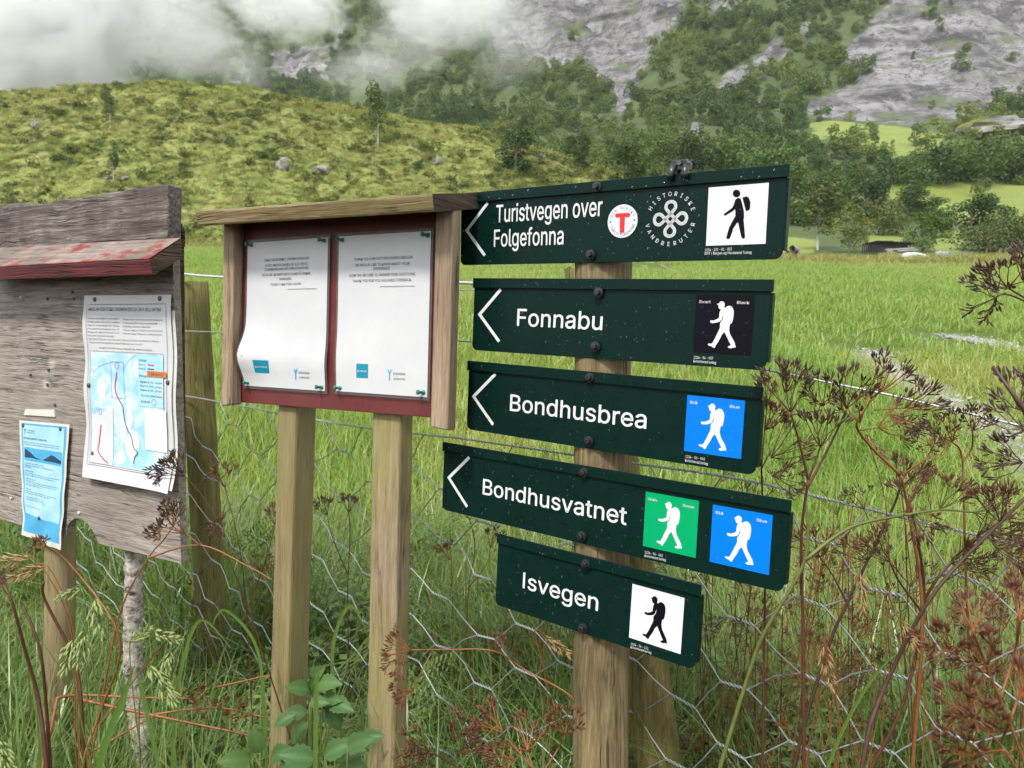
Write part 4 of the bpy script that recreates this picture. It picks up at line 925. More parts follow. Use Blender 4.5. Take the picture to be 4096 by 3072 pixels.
for sx in (-.006, .006):
    mb = MB(); mb.box(sx - .0025, sx + .0025, .010, .016, -.012, .006); mb.build('back_jaw', M_['bolt'], cl)

e, M, L = sign((.1485, 1.1880, .0043), 32.58, -1.34, -1.04, .5249, .13, 'second green trail sign from top reading Fonnabu with black hiker square',
    [('Fonnabu', (2068, 1302), (2409, 1320), 71)], [('1224 - 56 - 057', (2775, 1434), (2853, 1438), 9.5), ('Kvinnherad turlag', (2774, 1449), (2864, 1455.6), 9.5)],
    [(2399.5, 1171.5), (2387, 1386.5)], [(2004, 1157), (1919, 1257.7), (1997, 1366)], 330, 9, 0.995)
icon(e, M, ((2788.7, 1178), (3022, 1183), (3001, 1419), (2769, 1406.8)), M_['black'], M_['white'], True, ('Svart', 'Black'))
e, M, L = sign((.1385, 1.2057, -.1492), 35.75, -1.52, -.81, .5476, .13, 'third green trail sign from top reading Bondhusbrea with one blue hiker square',
    [('Bondhusbrea', (2040, 1642), (2585, 1714.7), 71)], [('1224 - 56 - 060', (2742, 1830), (2820, 1841), 9.5), ('Kvinnherad turlag', (2741, 1845.5), (2831, 1860), 9.5)],
    [(2366, 1510), (2361.5, 1763)], [(1983, 1495), (1895, 1585.6), (1973, 1699)], 280, 3, 0.978)
icon(e, M, ((2751, 1579.7), (2982.6, 1602.5), (2963, 1836), (2736, 1802.5)), M_['blue'], M_['white'], True, ('Blå', 'Blue'))
e, M, L = sign((.1256, 1.1684, -.3014), 37.53, -.61, -2.11, .6438, .13, 'fourth green trail sign from top reading Bondhusvatnet with green and blue hiker squares',
    [('Bondhusvatnet', (1931, 1976), (2506, 2100), 70)], [('1224 - 56 - 062', (2580, 2212.6), (2651, 2227), 9.5), ('Kvinnherad turlag', (2579, 2227), (2663, 2244), 9.5)],
    [(2343, 1889), (2333.7, 2142.5)], [(1878, 1829), (1796, 1910.5), (1869, 2027)], 420, 2, 1.008)
icon(e, M, ((2584, 1967), (2797, 2003), (2783.5, 2233), (2573, 2182)), M_['vgreen'], M_['white'], True, ('Grøn', 'Green'))
icon(e, M, ((2852.6, 2017.7), (3091, 2060.7), (3077, 2300), (2839, 2246)), M_['blue'], M_['white'], True, ('Blå', 'Blue'))
e, M, L = sign((.1293, 1.1573, -.4498), 36.98, -.64, -2.65, .3807, .13, 'lowest and shortest green trail sign reading Isvegen with white hiker square',
    [('Isvegen', (2091, 2351), (2392, 2443.8), 70)], [('1224 - 56 - 112', (2524, 2579), (2593.6, 2598), 9.5), ('Kvinnherad turlag', (2523.5, 2592), (2605, 2615), 9.5)],
    [(2350, 2254.8), (2338.8, 2509.6)], None, 260, 2, 1.008)
icon(e, M, ((2531, 2334), (2738, 2393), (2723.5, 2615), (2517, 2550)), M_['white'], M_['black'], True)

# the post: centre line behind the signs
SPM = frame((.1385, 1.184, EYE), 35.5, 0, -2.3)
def post_round(name, M, pxtop, pxbot, depth, r0, r1, mat, parent=None, seed=3, nseg=26, sides=20, rough=.0015, flat=None):
    a, b = wpt(M, *pxtop, depth), wpt(M, *pxbot, depth); b = a + (b - a) * ((a.z + .25) / max(a.z - b.z, .01)); g = np.random.default_rng(seed); V, Fq = [], []
    for i in range(nseg):
        t = i / (nseg - 1); c = a.lerp(b, t); r = r0 + (r1 - r0) * t
        for k in range(sides):
            w = 2 * math.pi * k / sides; rr = r * (1 + .03 * math.sin(3 * w + seed)) + rough * g.normal() * .5 + rough * math.sin(7 * w + seed)
            x, y = rr * math.cos(w), rr * math.sin(w)
            V.append((c.x + x, c.y + y, c.z + (0 if i else rough * 2 * g.normal())))
    Fq = [(i * sides + k, (i + 1) * sides + k, (i + 1) * sides + (k + 1) % sides, i * sides + (k + 1) % sides) for i in range(nseg - 1) for k in range(sides)] + [tuple(range(sides))]
    mb = MB(); mb.add(V, Fq); o = mb.build(name, mat, parent, True, 0, tuple(b)); o.location = b; return o
spo = post_round('sign_post', SPM, (2412, 830), (2400, 3072), .0525, .0475, .0475, M_['signpost'], None, 3, 40, 28, .0006)
props(spo, 'brown weathered round post carrying the five green signs', 'post')

# ------------------------------------------------------------------ red notice board with two laminated sheets
BM = frame((-.348, 1.402, EYE + .007), 27.1, .3, -2.7)
Lb = lambda x, y, d=0.0: loc(BM, x, y, d)
nb_ = empty('notice_board', BM, 'small maroon notice board with pale timber roof on two square posts', 'notice board')
x0 = Lb(950, 1611)[0]; x1 = Lb(1730, 1660)[0]; zb = (Lb(956, 1611)[1] + Lb(1716, 1668)[1]) / 2; zt = Lb(1000, 880)[1] + .01
mb = MB(); mb.box(x0 - .012, x1 + .03, .002, .014, zb, zt); mb.build('panel', M_['maroon'], nb_, False, .001)
fd = -.026
for s_, (pt, pb) in ((0, ((894, 899), (883, 1624))), (1, ((1745, 852), (1718, 1708)))):
    xl = (loc(BM, *pt, fd)[0] + loc(BM, *pb, fd)[0]) / 2; zl = loc(BM, *pb, fd)[1]
    w = .030 if s_ == 0 else .036
    mb = MB(); mb.prism([(xl, zl), (xl + w, zl - (.004 if s_ else -.004)), (xl + w, zt), (xl, zt)], fd, .0015); mb.build('side_board', M_['jamb'], nb_, False, .003)
# sloping roof plank, higher at the back
yf = -.085
pa, pb_, pc, pd = (loc(BM, *p, yf) for p in ((791, 847), (804, 904), (1731, 780), (1740, 847)))
th = ((pa[1] - pb_[1]) + (pc[1] - pd[1])) / 2; yb = .075; rise = .036
V = []
for x, zf in ((pa[0], (pa[1] + pb_[1]) / 2), (pc[0] + .004, (pc[1] + pd[1]) / 2)):
    for y, dz in ((yf, 0), (yb, rise)):
        for k in (-.5, .5): V.append((x, y - (.008 if k > 0 and y == yf else 0), zf + dz + k * th))
mb = MB(); mb.add(V, [(0, 1, 3, 2), (0, 4, 5, 1), (2, 3, 7, 6), (0, 2, 6, 4), (1, 5, 7, 3)]); mb.build('roof', M_['roof'], nb_, False, .004)
mb = MB(); xe = V[4][0] + .0008; mb.add([(xe, a[1], a[2]) for a in V[4:]], [(0, 2, 3, 1)]); rf = mb.build('roof_end', M_['endgrain'], nb_)
def bpost(pxl, pxr, pyt, pxlb, pxrb, pyb, w1, mat, dep):
    xt = loc(BM, pxl, pyt, dep)[0]; xb = loc(BM, pxlb, pyb, dep)[0]; zt_, zb_ = loc(BM, pxl, pyt, dep)[1] + .25, loc(BM, pxlb, pyb, dep)[1]
    k = (xb - xt) / (loc(BM, pxl, pyt, dep)[1] - zb_); zg = zb_ - .95
    mb = MB(); d2 = w1[1]
    X = lambda z: xt + k * (loc(BM, pxl, pyt, dep)[1] - z)
    v = []
    for z in (zg, zt_):
        x = X(z); v += [(x, dep, z), (x + w1[0], dep, z), (x + w1[0], dep + d2, z), (x, dep + d2, z)]
    mb.add(v, [(0, 1, 5, 4), (1, 2, 6, 5), (2, 3, 7, 6), (3, 0, 4, 7), (4, 5, 6, 7), (3, 2, 1, 0)]); mb.build('post', mat, nb_, False, .006)
bpost(1110, 1268, 1640, 1080, 1236, 2700, (.050, .062), M_['post'], .0145)
bpost(1488, 1650, 1670, 1462, 1640, 3060, (.066, .044), M_['post2'], .0145)

def pushpin(e, x, z, y=-.002):
    mb = MB(); d = (-.35, -1, .05); P = lambda t: (x + d[0] * t, y + d[1] * t, z + d[2] * t)
    mb.tube([P(0), P(.002), P(.0025), P(.006), P(.0105), P(.0115), P(.014), P(.0145)], [.0048, .0048, .0034, .0024, .0028, .0042, .0046, .0038], 12); mb.build('push_pin', M_['pin'], e, True)

def notice(corn, label, lines, credit, teal, logo, pins, bend):
    q = [loc(BM, *p, -.001) for p in corn]; bil = lambda s, t: tuple(np.array(q[0]) * (1 - s) * (1 - t) + np.array(q[1]) * s * (1 - t) + np.array(q[2]) * s * t + np.array(q[3]) * (1 - s) * t)
    c = np.mean(q, 0); e = empty('laminated_notice', BM @ Matrix.Translation((c[0], -.003, c[1])), label, 'notice', 'sheets pinned in the maroon notice board')
    S = lambda s, t, dy=0.0: (bil(s, t)[0] - c[0], -bend(s, t) + dy, bil(s, t)[1] - c[1])
    def sheet(nm, s0, s1, t0, t1, dy, mat, ns=14, nt=18, par=None):
        V = [S(s0 + (s1 - s0) * i / ns, t0 + (t1 - t0) * j / nt, dy) for j in range(nt + 1) for i in range(ns + 1)]
        Fq = [(j * (ns + 1) + i, (j + 1) * (ns + 1) + i, (j + 1) * (ns + 1) + i + 1, j * (ns + 1) + i + 1) for j in range(nt) for i in range(ns)]
        mb = MB(); mb.add(V, Fq); return mb.build(nm, mat, par or e, True)
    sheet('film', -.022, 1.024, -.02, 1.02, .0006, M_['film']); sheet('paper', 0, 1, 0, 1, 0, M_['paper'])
    def text(mb, t, sc, tb, width, cap):
        v, f = glyphs(t); x0, x1 = v[:, 0].min(), v[:, 0].max(); s0 = sc - width / 2
        mb.add([S(s0 + width * (a - x0) / (x1 - x0), tb - b / CAPH * cap, -.0006) for a, b in v], f)
    mb = MB()
    for t, sc, tb, wd, cap in lines: text(mb, t, sc, tb, wd, cap)
    mb.build('lettering', M_['ink'], e)
    mb = MB(); text(mb, *credit); mb.build('small_lettering', M_['ink2'], e)
    s0, t0, s1, t1, word = teal; tp = sheet('teal_square', s0, s1, t0, t1, -.0004, M_['teal'], 2, 2)
    mb = MB(); text(mb, word, (s0 + s1) / 2, (t0 + t1) / 2 + .008, (s1 - s0) * .75, .014); o = mb.build('square_lettering', M_['white'], tp)
    for v in o.data.vertices: v.co.y -= .0004
    mb = MB(); s0, t0 = logo
    for p in ((( -.018, -.03), (0, 0)), ((.018, -.03), (0, 0)), ((0, 0), (0, .04))):
        a, b = p; pa, pb = S(s0 + a[0], t0 + a[1], -.0006), S(s0 + b[0], t0 + b[1], -.0006); ribbon(mb, [(pa[0], pa[2]), (pb[0], pb[2])], .0022, pa[1])
    lg = mb.build('emblem', M_['logoblue'], e)
    mb = MB(); text(mb, 'KVINNHERAD', s0 + .105, t0 + .002, .13, .015); text(mb, 'KOMMUNE', s0 + .105, t0 + .032, .12, .012); mb.build('emblem_lettering', M_['ink2'], lg)
    for p in pins:
        x, z = loc(BM, *p, -.004); pushpin(e, x - c[0], z - c[1], .001)
    return e
bulge = lambda s, t: .001 + .020 * math.exp(-((s + .05) / .30) ** 2 - ((t - .78) / .13) ** 2) + .004 * math.exp(-((t - .82) / .1) ** 2)
notice(((995.6, 973.4), (1316.5, 950), (1304.5, 1564), (985.4, 1541.8)), 'left laminated notice in Norwegian with curled lower left edge on the maroon board',
    [('TAKK FOR BESØKET I BONDHUSDALEN!', .50, .135, .56, .0165), ('VI SET PRIS PÅ OM DU VIL GJE OSS EI', .50, .172, .53, .0165), ('TILBAKEMELDING PÅ OPPLEVINGA DI!', .50, .199, .55, .0165), ('SCAN QR-KODEN FOR Å SVARE PÅ NOKRE', .50, .236, .60, .0165), ('SPØRSMÅL.', .50, .267, .165, .0165), ('TUSEN TAKK FOR HJELPA!', .50, .303, .38, .0165)],
    ('-Kvinnherad kommune/Turistinformasjonen', .70, .334, .36, .010), (.165, .815, .335, .905, 'Kvinnherad'), (.655, .893),
    ((1006, 980), (1298, 962), (998, 1532), (1288, 1549)), bulge)
notice(((1360.8, 946.8), (1728, 924.7), (1712, 1589), (1350, 1564)), 'right laminated notice in English lying flat on the maroon board',
    [('THANK YOU FOR VISITING BONDHUSDALEN!', .50, .160, .64, .0165), ('WE WOULD LIKE TO KNOW ABOUT YOUR', .49, .197, .59, .0165), ('EXPERIENCE', .49, .223, .18, .0165), ('SCAN THE QR CODE TO ANSWER SOME QUESTIONS.', .49, .262, .73, .0165), ('THANK YOU FOR YOU VALUABLE FEEDBACK.', .49, .297, .65, .0165)],
    ('-Kvinnherad Municipality /Tourist Information', .66, .332, .38, .010), (.235, .815, .365, .905, 'Kvinnherad'), (.60, .872),
    ((1370, 960), (1712, 941), (1362, 1552), (1694, 1570)), lambda s, t: .001 + .003 * math.exp(-((t - .8) / .15) ** 2 - ((s) / .4) ** 2))

# ------------------------------------------------------------------ old weathered information board
OM = frame((-.8520, 1.5928, EYE - .1656), 28.53, 0, -1.17)
Lo = lambda x, y, d=0.0: loc(OM, x, y, d)
ob = empty('old_board', OM, 'old grey weathered board with red roof plank and rotten top plank at left', 'notice board')
# plate with a half round cut-out in its lower edge
edge = [(0, 1040), (-60, 1040)]
poly = [Lo(-120, 1010, .004), Lo(-60, 2060, .004), Lo(38, 2089, .004), Lo(150, 2118, .004), Lo(262, 2142, .004)]
for p in ((262, 2142), (268, 2112), (280, 2088), (300, 2074), (325, 2076), (350, 2094), (368, 2120), (383, 2150), (396, 2176)): poly.append(Lo(*p, .004))
poly += [Lo(560, 2215, .004), Lo(724, 2256, .004), Lo(690, 1010, .004)]
mb = MB(); mb.prism(poly[:5] + poly[6:], .004, .022); mb.build('panel', M_['grey'], ob, False, .0012)
# side strip behind the right edge
xr = Lo(708, 1600, .02)[0]; mb = MB(); mb.box(xr + .002, xr + .010, .012, .034, Lo(724, 2256)[1] - .004, Lo(690, 950)[1]); mb.build('side_batten', M_['endgrain'], ob, False, .002)
# rotten top plank with an uneven upper edge
yf = -.012; top = [(-140, 822), (0, 818), (100, 808), (116, 812), (122, 818), (180, 814), (215, 806), (250, 797), (325, 793), (336, 785), (400, 780), (430, 770), (500, 762), (520, 755), (580, 747), (662, 735), (672, 738)]
bot = [(668, 955), (600, 958), (560, 962), (440, 962), (330, 972), (290, 978), (240, 990), (100, 998), (-140, 1008)]
zs = [loc(OM, *p, yf) for p in top + bot][::-1]
mb = MB(); mb.prism(zs, yf, .022); mb.build('top_plank', M_['greyplank'], ob, False, .003)
# splintered end behind the top plank
for j in range(6):
    xj = Lo(682 + 5 * j, 900, .03)[0]; mb = MB(); z0 = Lo(690, 975)[1]; mb.prism([(xj, z0), (xj + .006, z0), (xj + .005, z0 + .03 + .02 * rs.random()), (xj + .001, z0 + .035 + .025 * rs.random())], .024 + .003 * j, .031 + .003 * j); mb.build('splinter', M_['endgrain'], ob)
# red roof plank: front face, sloping weathered top, dark end
yb = -.013; xe_ = Lo(722, 956, yb)[0]
dF = min(np.linspace(-.03, -.22, 200), key=lambda d: abs(loc(OM, 597, 1038, d)[0] - xe_))
A_ = [loc(OM, *p, dF) for p in ((-160, 1078), (-160, 1124), (597, 1038), (617, 1100))]; zr = [Lo(-160, 1003, yb)[1], Lo(716, 956, yb)[1]]
V = [(A_[0][0], dF, A_[0][1]), (A_[1][0], dF + .004, A_[1][1]), (xe_, dF, A_[2][1]), (xe_ + .004, dF + .004, A_[3][1]), (A_[0][0], yb, zr[0]), (A_[0][0], yb, zr[0] - .035), (xe_, yb, zr[1]), (xe_ + .004, yb, zr[1] - .038)]
mb = MB(); mb.add(V, [(1, 3, 2, 0), (5, 7, 3, 1), (4, 6, 7, 5), (0, 4, 5, 1), (2, 3, 7, 6), (0, 2, 6, 4)]); rp = mb.build('roof_plank', M_['redface'], ob, False, .002)
mb = MB(); mb.add([(p[0], p[1], p[2] + .0022) for p in (V[0], V[2], V[6], V[4])], [(0, 1, 2, 3)]); mb.build('roof_plank_top', M_['redplank'], rp)
e_ = .0022; mb = MB(); mb.add([(p[0] + e_, p[1], p[2]) for p in (V[3], V[7], V[6], V[2])], [(0, 1, 2, 3)]); mb.build('roof_plank_end', M_['endgrain'], rp)
# legs
def leg(name, pts, rad, mat, dep, sides=12, rgh=.004, seed=1):
    W = [wpt(OM, x, y, dep) for x, y in pts]; d = (W[-1] - W[-2]); W.append(W[-1] + d * ((W[-1].z + .2) / max(-d.z, .01))); P = catmull([tuple(w) for w in W], 12); g = np.random.default_rng(seed)
    R_ = np.interp(np.linspace(0, 1, len(P)), np.linspace(0, 1, len(rad)), rad); R_ = R_ * (1 + rgh / .03 * g.normal(0, .35, len(P)))
    mb = MB(); Mi = OM.inverted(); mb.tube([Mi @ Vector(p) for p in P], list(R_), sides); return mb.build(name, mat, ob, True)
leg('post', [(245, 1900), (240, 2400), (236, 3000)], [.036, .036, .036], M_['post'], .062, 14, .0)
bl = leg('birch_leg', [(532, 2050), (535, 2250), (533, 2450), (530, 2600), (545, 2800), (590, 3050)], [.019, .020, .022, .021, .022, .023, .024], M_['birch'], .046, 14, .006, 5); bl['label'] = 'white birch log leg with dark knots'
for x, y in ((80, 1190), (185, 1196), (285, 1168), (290, 1196), (215, 1620), (118, 1500), (190, 1480), (185, 1540), (312, 2052), (40, 1993)):
    mb = MB(); px_, pz_ = Lo(x, y, 0); mb.tube([(px_, .0045, pz_), (px_, .0005, pz_), (px_, -.0002, pz_)], [.0035, .0035, .002], 9); mb.build('nail', M_['tack'] if x not in (312, 40, 80) else M_['white'], ob)
for x, y, w in ((118, 1647, 90),):
    mb = MB(); mb.prism([Lo(94, 1660), Lo(100, 1637), Lo(215, 1640), Lo(218, 1668), Lo(160, 1664)][::-1], .0005, .0042); mb.build('paper_scrap', M_['noteedge'], ob)

# fishing-rules poster
q = [Lo(336, 1182, -.004), Lo(690, 1179, -.004), Lo(696, 1971, -.004), Lo(349, 1904, -.004)]
cq = np.mean(q, 0)
po = empty('fishing_rules_poster', OM @ Matrix.Translation((cq[0], -.002, cq[1])), 'white fishing rules poster with blue map pinned to the old grey board', 'poster')
def S(s, t, dy=0.0):
    p = np.array(q[0]) * (1 - s) * (1 - t) + np.array(q[1]) * s * (1 - t) + np.array(q[2]) * s * t + np.array(q[3]) * (1 - s) * t - cq
    b = .0015 + .006 * math.exp(-(s / .08) ** 2) * math.sin(t * 9) ** 2 + .005 * math.exp(-((s - 1) / .08) ** 2) * math.sin(t * 7 + 1) ** 2 + .012 * math.exp(-((t - 1.02) / .1) ** 2)
    return (p[0], -b + dy, p[1])
def sheetS(nm, s0, s1, t0, t1, dy, mat, par, ns=10, nt=14, fn=None):
    fn = fn or S; V = [fn(s0 + (s1 - s0) * i / ns, t0 + (t1 - t0) * j / nt, dy) for j in range(nt + 1) for i in range(ns + 1)]
    mb = MB(); mb.add(V, [(j * (ns + 1) + i, (j + 1) * (ns + 1) + i, (j + 1) * (ns + 1) + i + 1, j * (ns + 1) + i + 1) for j in range(nt) for i in range(ns)]); return mb.build(nm, mat, par, True)
def textS(mb, t, s0, s1, tb, cap, fn=None, dy=-.0012):
    v, f = glyphs(t); x0, x1 = v[:, 0].min(), v[:, 0].max(); fn = fn or S
    mb.add([fn(s0 + (s1 - s0) * (a - x0) / (x1 - x0), tb - b / CAPH * cap, dy) for a, b in v], f)
def lineS(mb, P, w, fn=None, dy=-.0013, closed=False):
    fn = fn or S; Q = [fn(a, b, dy) for a, b in P]; m = len(Q); L_, R__ = [], []
    for i in range(m):
        a, b = (Q[(i - 1) % m], Q[(i + 1) % m]) if closed else (Q[max(i - 1, 0)], Q[min(i + 1, m - 1)])
        d = np.array([b[0] - a[0], b[2] - a[2]]); d /= np.hypot(*d) + 1e-12; o_ = np.array([-d[1], d[0]]) * w / 2
        L_.append((Q[i][0] + o_[0], Q[i][1], Q[i][2] + o_[1])); R__.append((Q[i][0] - o_[0], Q[i][1], Q[i][2] - o_[1]))
    k = m if closed else m - 1; mb.add(L_ + R__, [(i, m + i, m + (i + 1) % m, (i + 1) % m) for i in range(k)])
def dense(P, n_=6, closed=False):
    P = list(P) + ([P[0]] if closed else []); out = []
    for a, b in zip(P[:-1], P[1:]):
        out += [(a[0] + (b[0] - a[0]) * k / n_, a[1] + (b[1] - a[1]) * k / n_) for k in range(n_)]
    return out if closed else out + [P[-1]]
sheetS('backing_sheet', .02, 1.03, .08, .985, .0025, M_['noteedge'], po); sheetS('paper', 0, 1, 0, 1, 0, M_['paper'], po)
mb = MB(); lineS(mb, dense([(.045, .05), (.945, .045), (.945, .925), (.045, .925)], 8, True), .0010, closed=True); lineS(mb, dense([(.07, .30), (.90, .298), (.925, .915), (.07, .915)], 8, True), .0008, dy=-.0016, closed=True); mb.build('frame_line', M_['ink2'], po)
mb = MB(); textS(mb, 'REGLAR FOR FISKE I BONDHUSELVA OG FJELLVATNA', .065, .885, .083, .018); mb.build('title', M_['ink'], po)
LT = ['# Det kan løysast fiskekort for sone 1 og/eller 2.', '# Fiskesesongen er frå 15. juni til 15. september.', '# Kort for innlandsfiske gjeld berre i fjellvatna.', '# Hovudtaumen skal ha tjukkelse på minst nr. 50.', '# Fiske i elva er ikkje tillate frå kl. 23.00 til 06.00.', '# Alle fiskarar skal levere fangstrapport.', '# Kort gjeld for fiske med 1 stong. (Born under 12 fiskar gratis, når dei er i lag med personar med kort.)', '# Største avstand mellom krokspiss og krokskaft skal ikkje vere over 13 mm (2/0).']
RT = ['# Fiskekort skal medbringast og synast ved kontroll.', '# Fisketrygdavgift for siste år skal vere betalt.', '# Garnfiske i fjellvatna er ikkje tillate.', '# Bevisst «rykking» av fisk fører til bortvising frå elva.', '# Fiskarane skiftar fiskeplassar minst kvar halvtime.']
mb = MB()
for i, t in enumerate(LT): textS(mb, t, .06, .06 + (.36 if i < 5 else .30 if i == 5 else .80 if i == 6 else .62), .128 + .0185 * i, .0085)
for i, t in enumerate(RT): textS(mb, t, .46, .46 + (.44, .385, .31, .44, .43)[i], .130 + .0185 * i, .0085)
textS(mb, 'Me takkar for fin framferd i elva og ynskjer godt fiske – Bondhus Elveeigarlag', .18, .78, .285, .0095); mb.build('rules_lettering', M_['ink2'], po)
mp_ = sheetS('map', .075, .90, .305, .91, -.0006, M_['map'], po, 10, 14)
g = np.random.default_rng(77); mb = MB()
for s_, t_, w_, h_ in ((.20, .50, .06, .09), (.52, .62, .05, .10), (.55, .78, .08, .09), (.45, .70, .05, .10), (.60, .38, .03, .06), (.66, .50, .03, .07), (.42, .86, .06, .05)):
    P = [(s_ + w_ * math.cos(a) * g.uniform(.55, 1.1), t_ + h_ * math.sin(a) * g.uniform(.55, 1.1)) for a in np.linspace(0, 6.283, 15, endpoint=False)]
    mb.add([S(a, b, -.0010) for a, b in P], [tuple(range(14, -1, -1))])
mb.build('map_land', M_['mapwhite'], mp_)
mb = MB(); lineS(mb, dense([(.07 + .03, .42), (.16, .385), (.28, .36), (.34, .355), (.40, .38)], 4), .0012, dy=-.0014); lineS(mb, dense([(.45, .39), (.52, .34), (.60, .31)], 4), .0012, dy=-.0014); mb.build('map_road', M_['mapline'], mp_)
mb = MB(); lineS(mb, [tuple(p) for p in catmull([(.385, .405), (.37, .45), (.36, .49), (.38, .53), (.42, .565)], 5)], .0032, dy=-.0018); mb.build('red_river_line', M_['mapred'], mp_)
mb = MB(); lineS(mb, [tuple(p) for p in catmull([(.42, .565), (.45, .59), (.46, .64), (.49, .70), (.54, .74), (.57, .80), (.615, .825), (.58, .85), (.575, .885)], 5)], .0024, dy=-.0018); mb.build('dark_river_line', M_['mapdark'], mp_)
mb = MB(); lineS(mb, dense([(.315, .352), (.46, .352), (.47, .545), (.32, .545)], 4, True), .0008, dy=-.0017, closed=True)
lineS(mb, [(.385 + .022 * math.cos(a), .372 + .019 * math.sin(a)) for a in np.linspace(0, 6.283, 20, endpoint=False)], .0009, dy=-.0017, closed=True); mb.build('map_frame', M_['ink2'], mp_)
ins = sheetS('inset_map', .08, .335, .60, .912, -.0016, M_['inset'], po, 4, 6)
mb = MB(); mb.add([S(a, b, -.0021) for a, b in ((.082, .602), (.25, .610), (.21, .63), (.15, .625), (.12, .645), (.085, .64))], [(5, 4, 3, 2, 1, 0)]); mb.build('inset_lake', M_['map'], ins)
mb = MB(); lineS(mb, [tuple(p) for p in catmull([(.19, .70), (.18, .74), (.165, .80), (.15, .835), (.17, .86), (.22, .885), (.255, .895)], 4)], .0034, dy=-.0024); mb.build('inset_red_line', M_['mapred'], ins)
mb = MB(); lineS(mb, [(.255, .895), (.285, .905)], .0026, dy=-.0024)
lineS(mb, [(.185 + .018 * math.cos(a), .63 + .015 * math.sin(a)) for a in np.linspace(0, 6.283, 16, endpoint=False)], .0009, dy=-.0024, closed=True); mb.build('inset_dark_line', M_['mapdark'], ins)
lg = sheetS('legend_box', .625, .905, .315, .575, -.0016, M_['bluenote'], po, 6, 6)
mb = MB()
for t, a, b, tt, cp in (('Soner:', .64, .73, .342, .013), ('Sone 1:', .64, .71, .363, .009), ('Sone 2:', .64, .715, .383, .009), ('Prisar:', .645, .735, .423, .013), ('Døgnkort: Kr 100,- per sone', .65, .89, .452, .010), ('Årskort: Kr 1200,- per sone', .65, .89, .473, .010), ('Vekekort: Kr 300,- per sone', .65, .89, .494, .010), ('Sal av kort : Sundal Camping', .66, .895, .522, .010), ('DU ER HER:', .66, .76, .555, .010)): textS(mb, t, a, b, tt, cp, dy=-.0021)
lineS(mb, [(.80 + .022 * math.cos(a), .55 + .017 * math.sin(a)) for a in np.linspace(0, 6.283, 18, endpoint=False)], .0008, dy=-.0021, closed=True); mb.build('legend_lettering', M_['ink2'], lg)
mb = MB(); lineS(mb, [(.735, .357), (.805, .359)], .0024, dy=-.0021); mb.build('legend_red_line', M_['mapred'], lg)
mb = MB(); lineS(mb, [(.735, .378), (.805, .380)], .0024, dy=-.0021); mb.build('legend_dark_line', M_['mapdark'], lg)
og = sheetS('orange_sticker', .735, .945, .388, .418, -.0030, M_['orange'], po, 3, 2)
mb = MB(); textS(mb, 'VIPPS 692754', .765, .91, .410, .011, dy=-.0035); mb.build('sticker_lettering', M_['mapdark'], og)
sheetS('torn_patch', .70, .94, .585, .80, -.0022, M_['mapwhite'], po, 4, 4)
for s_, t_ in ((.13, .022), (.87, .018), (.055, .49), (.955, .44), (.09, .865)):
    mb = MB(); p = S(s_, t_); mb.tube([(p[0], p[1], p[2]), (p[0], p[1] - .0022, p[2]), (p[0], p[1] - .0028, p[2])], [.0055, .0052, .003], 10); mb.build('tack', M_['tack'], po, True)

# faded blue notice at the lower left
q2 = [Lo(77, 1681, -.004), Lo(278, 1698, -.004), Lo(246, 2200, -.004), Lo(96, 2137, -.004)]; c2 = np.mean(q2, 0)
bn = empty('rules_notice', OM @ Matrix.Translation((c2[0], -.002, c2[1])), 'faded blue crumpled notice with a fjord picture on the lower left of the old board', 'notice')
def S2(s, t, dy=0.0):
    p = np.array(q2[0]) * (1 - s) * (1 - t) + np.array(q2[1]) * s * (1 - t) + np.array(q2[2]) * s * t + np.array(q2[3]) * (1 - s) * t - c2
    b = .002 + .010 * math.exp(-((s - .55 - .1 * t) / .10) ** 2) * max(0, t - .35) + .018 * max(0, t - .82) ** 1.2 * (abs(s - .5) * 2) + .004 * math.sin(s * 5 + t * 11) ** 2 * t
    return (p[0], -b + dy, p[1])
sheetS('paper', 0, 1, 0, 1, 0, M_['noteedge'], bn, 16, 22, S2)
bp = sheetS('blue_print', .045, .955, .02, .955, -.0004, M_['notemid'], bn, 16, 22, S2); sheetS('pale_field', .08, .92, .035, .80, -.0008, M_['bluenote'], bn, 14, 18, S2)
ph = sheetS('fjord_picture', .11, .90, .225, .335, -.0013, M_['notemid'], bn, 10, 4, S2)
mb = MB(); mb.add([S2(a, b, -.0018) for a, b in ((.11, .235), (.24, .262), (.36, .30), (.48, .312), (.11, .312))], [(4, 3, 2, 1, 0)]); mb.add([S2(a, b, -.0018) for a, b in ((.50, .312), (.60, .285), (.68, .258), (.76, .265), (.90, .295), (.90, .315))], [(5, 4, 3, 2, 1, 0)]); mb.build('picture_hills', M_['notedark'], ph)
mb = MB(); textS(mb, 'KVINNHERADVETTREGLANE', .10, .58, .155, .016, S2); mb.build('title', M_['ink'], bn)
mb = MB()
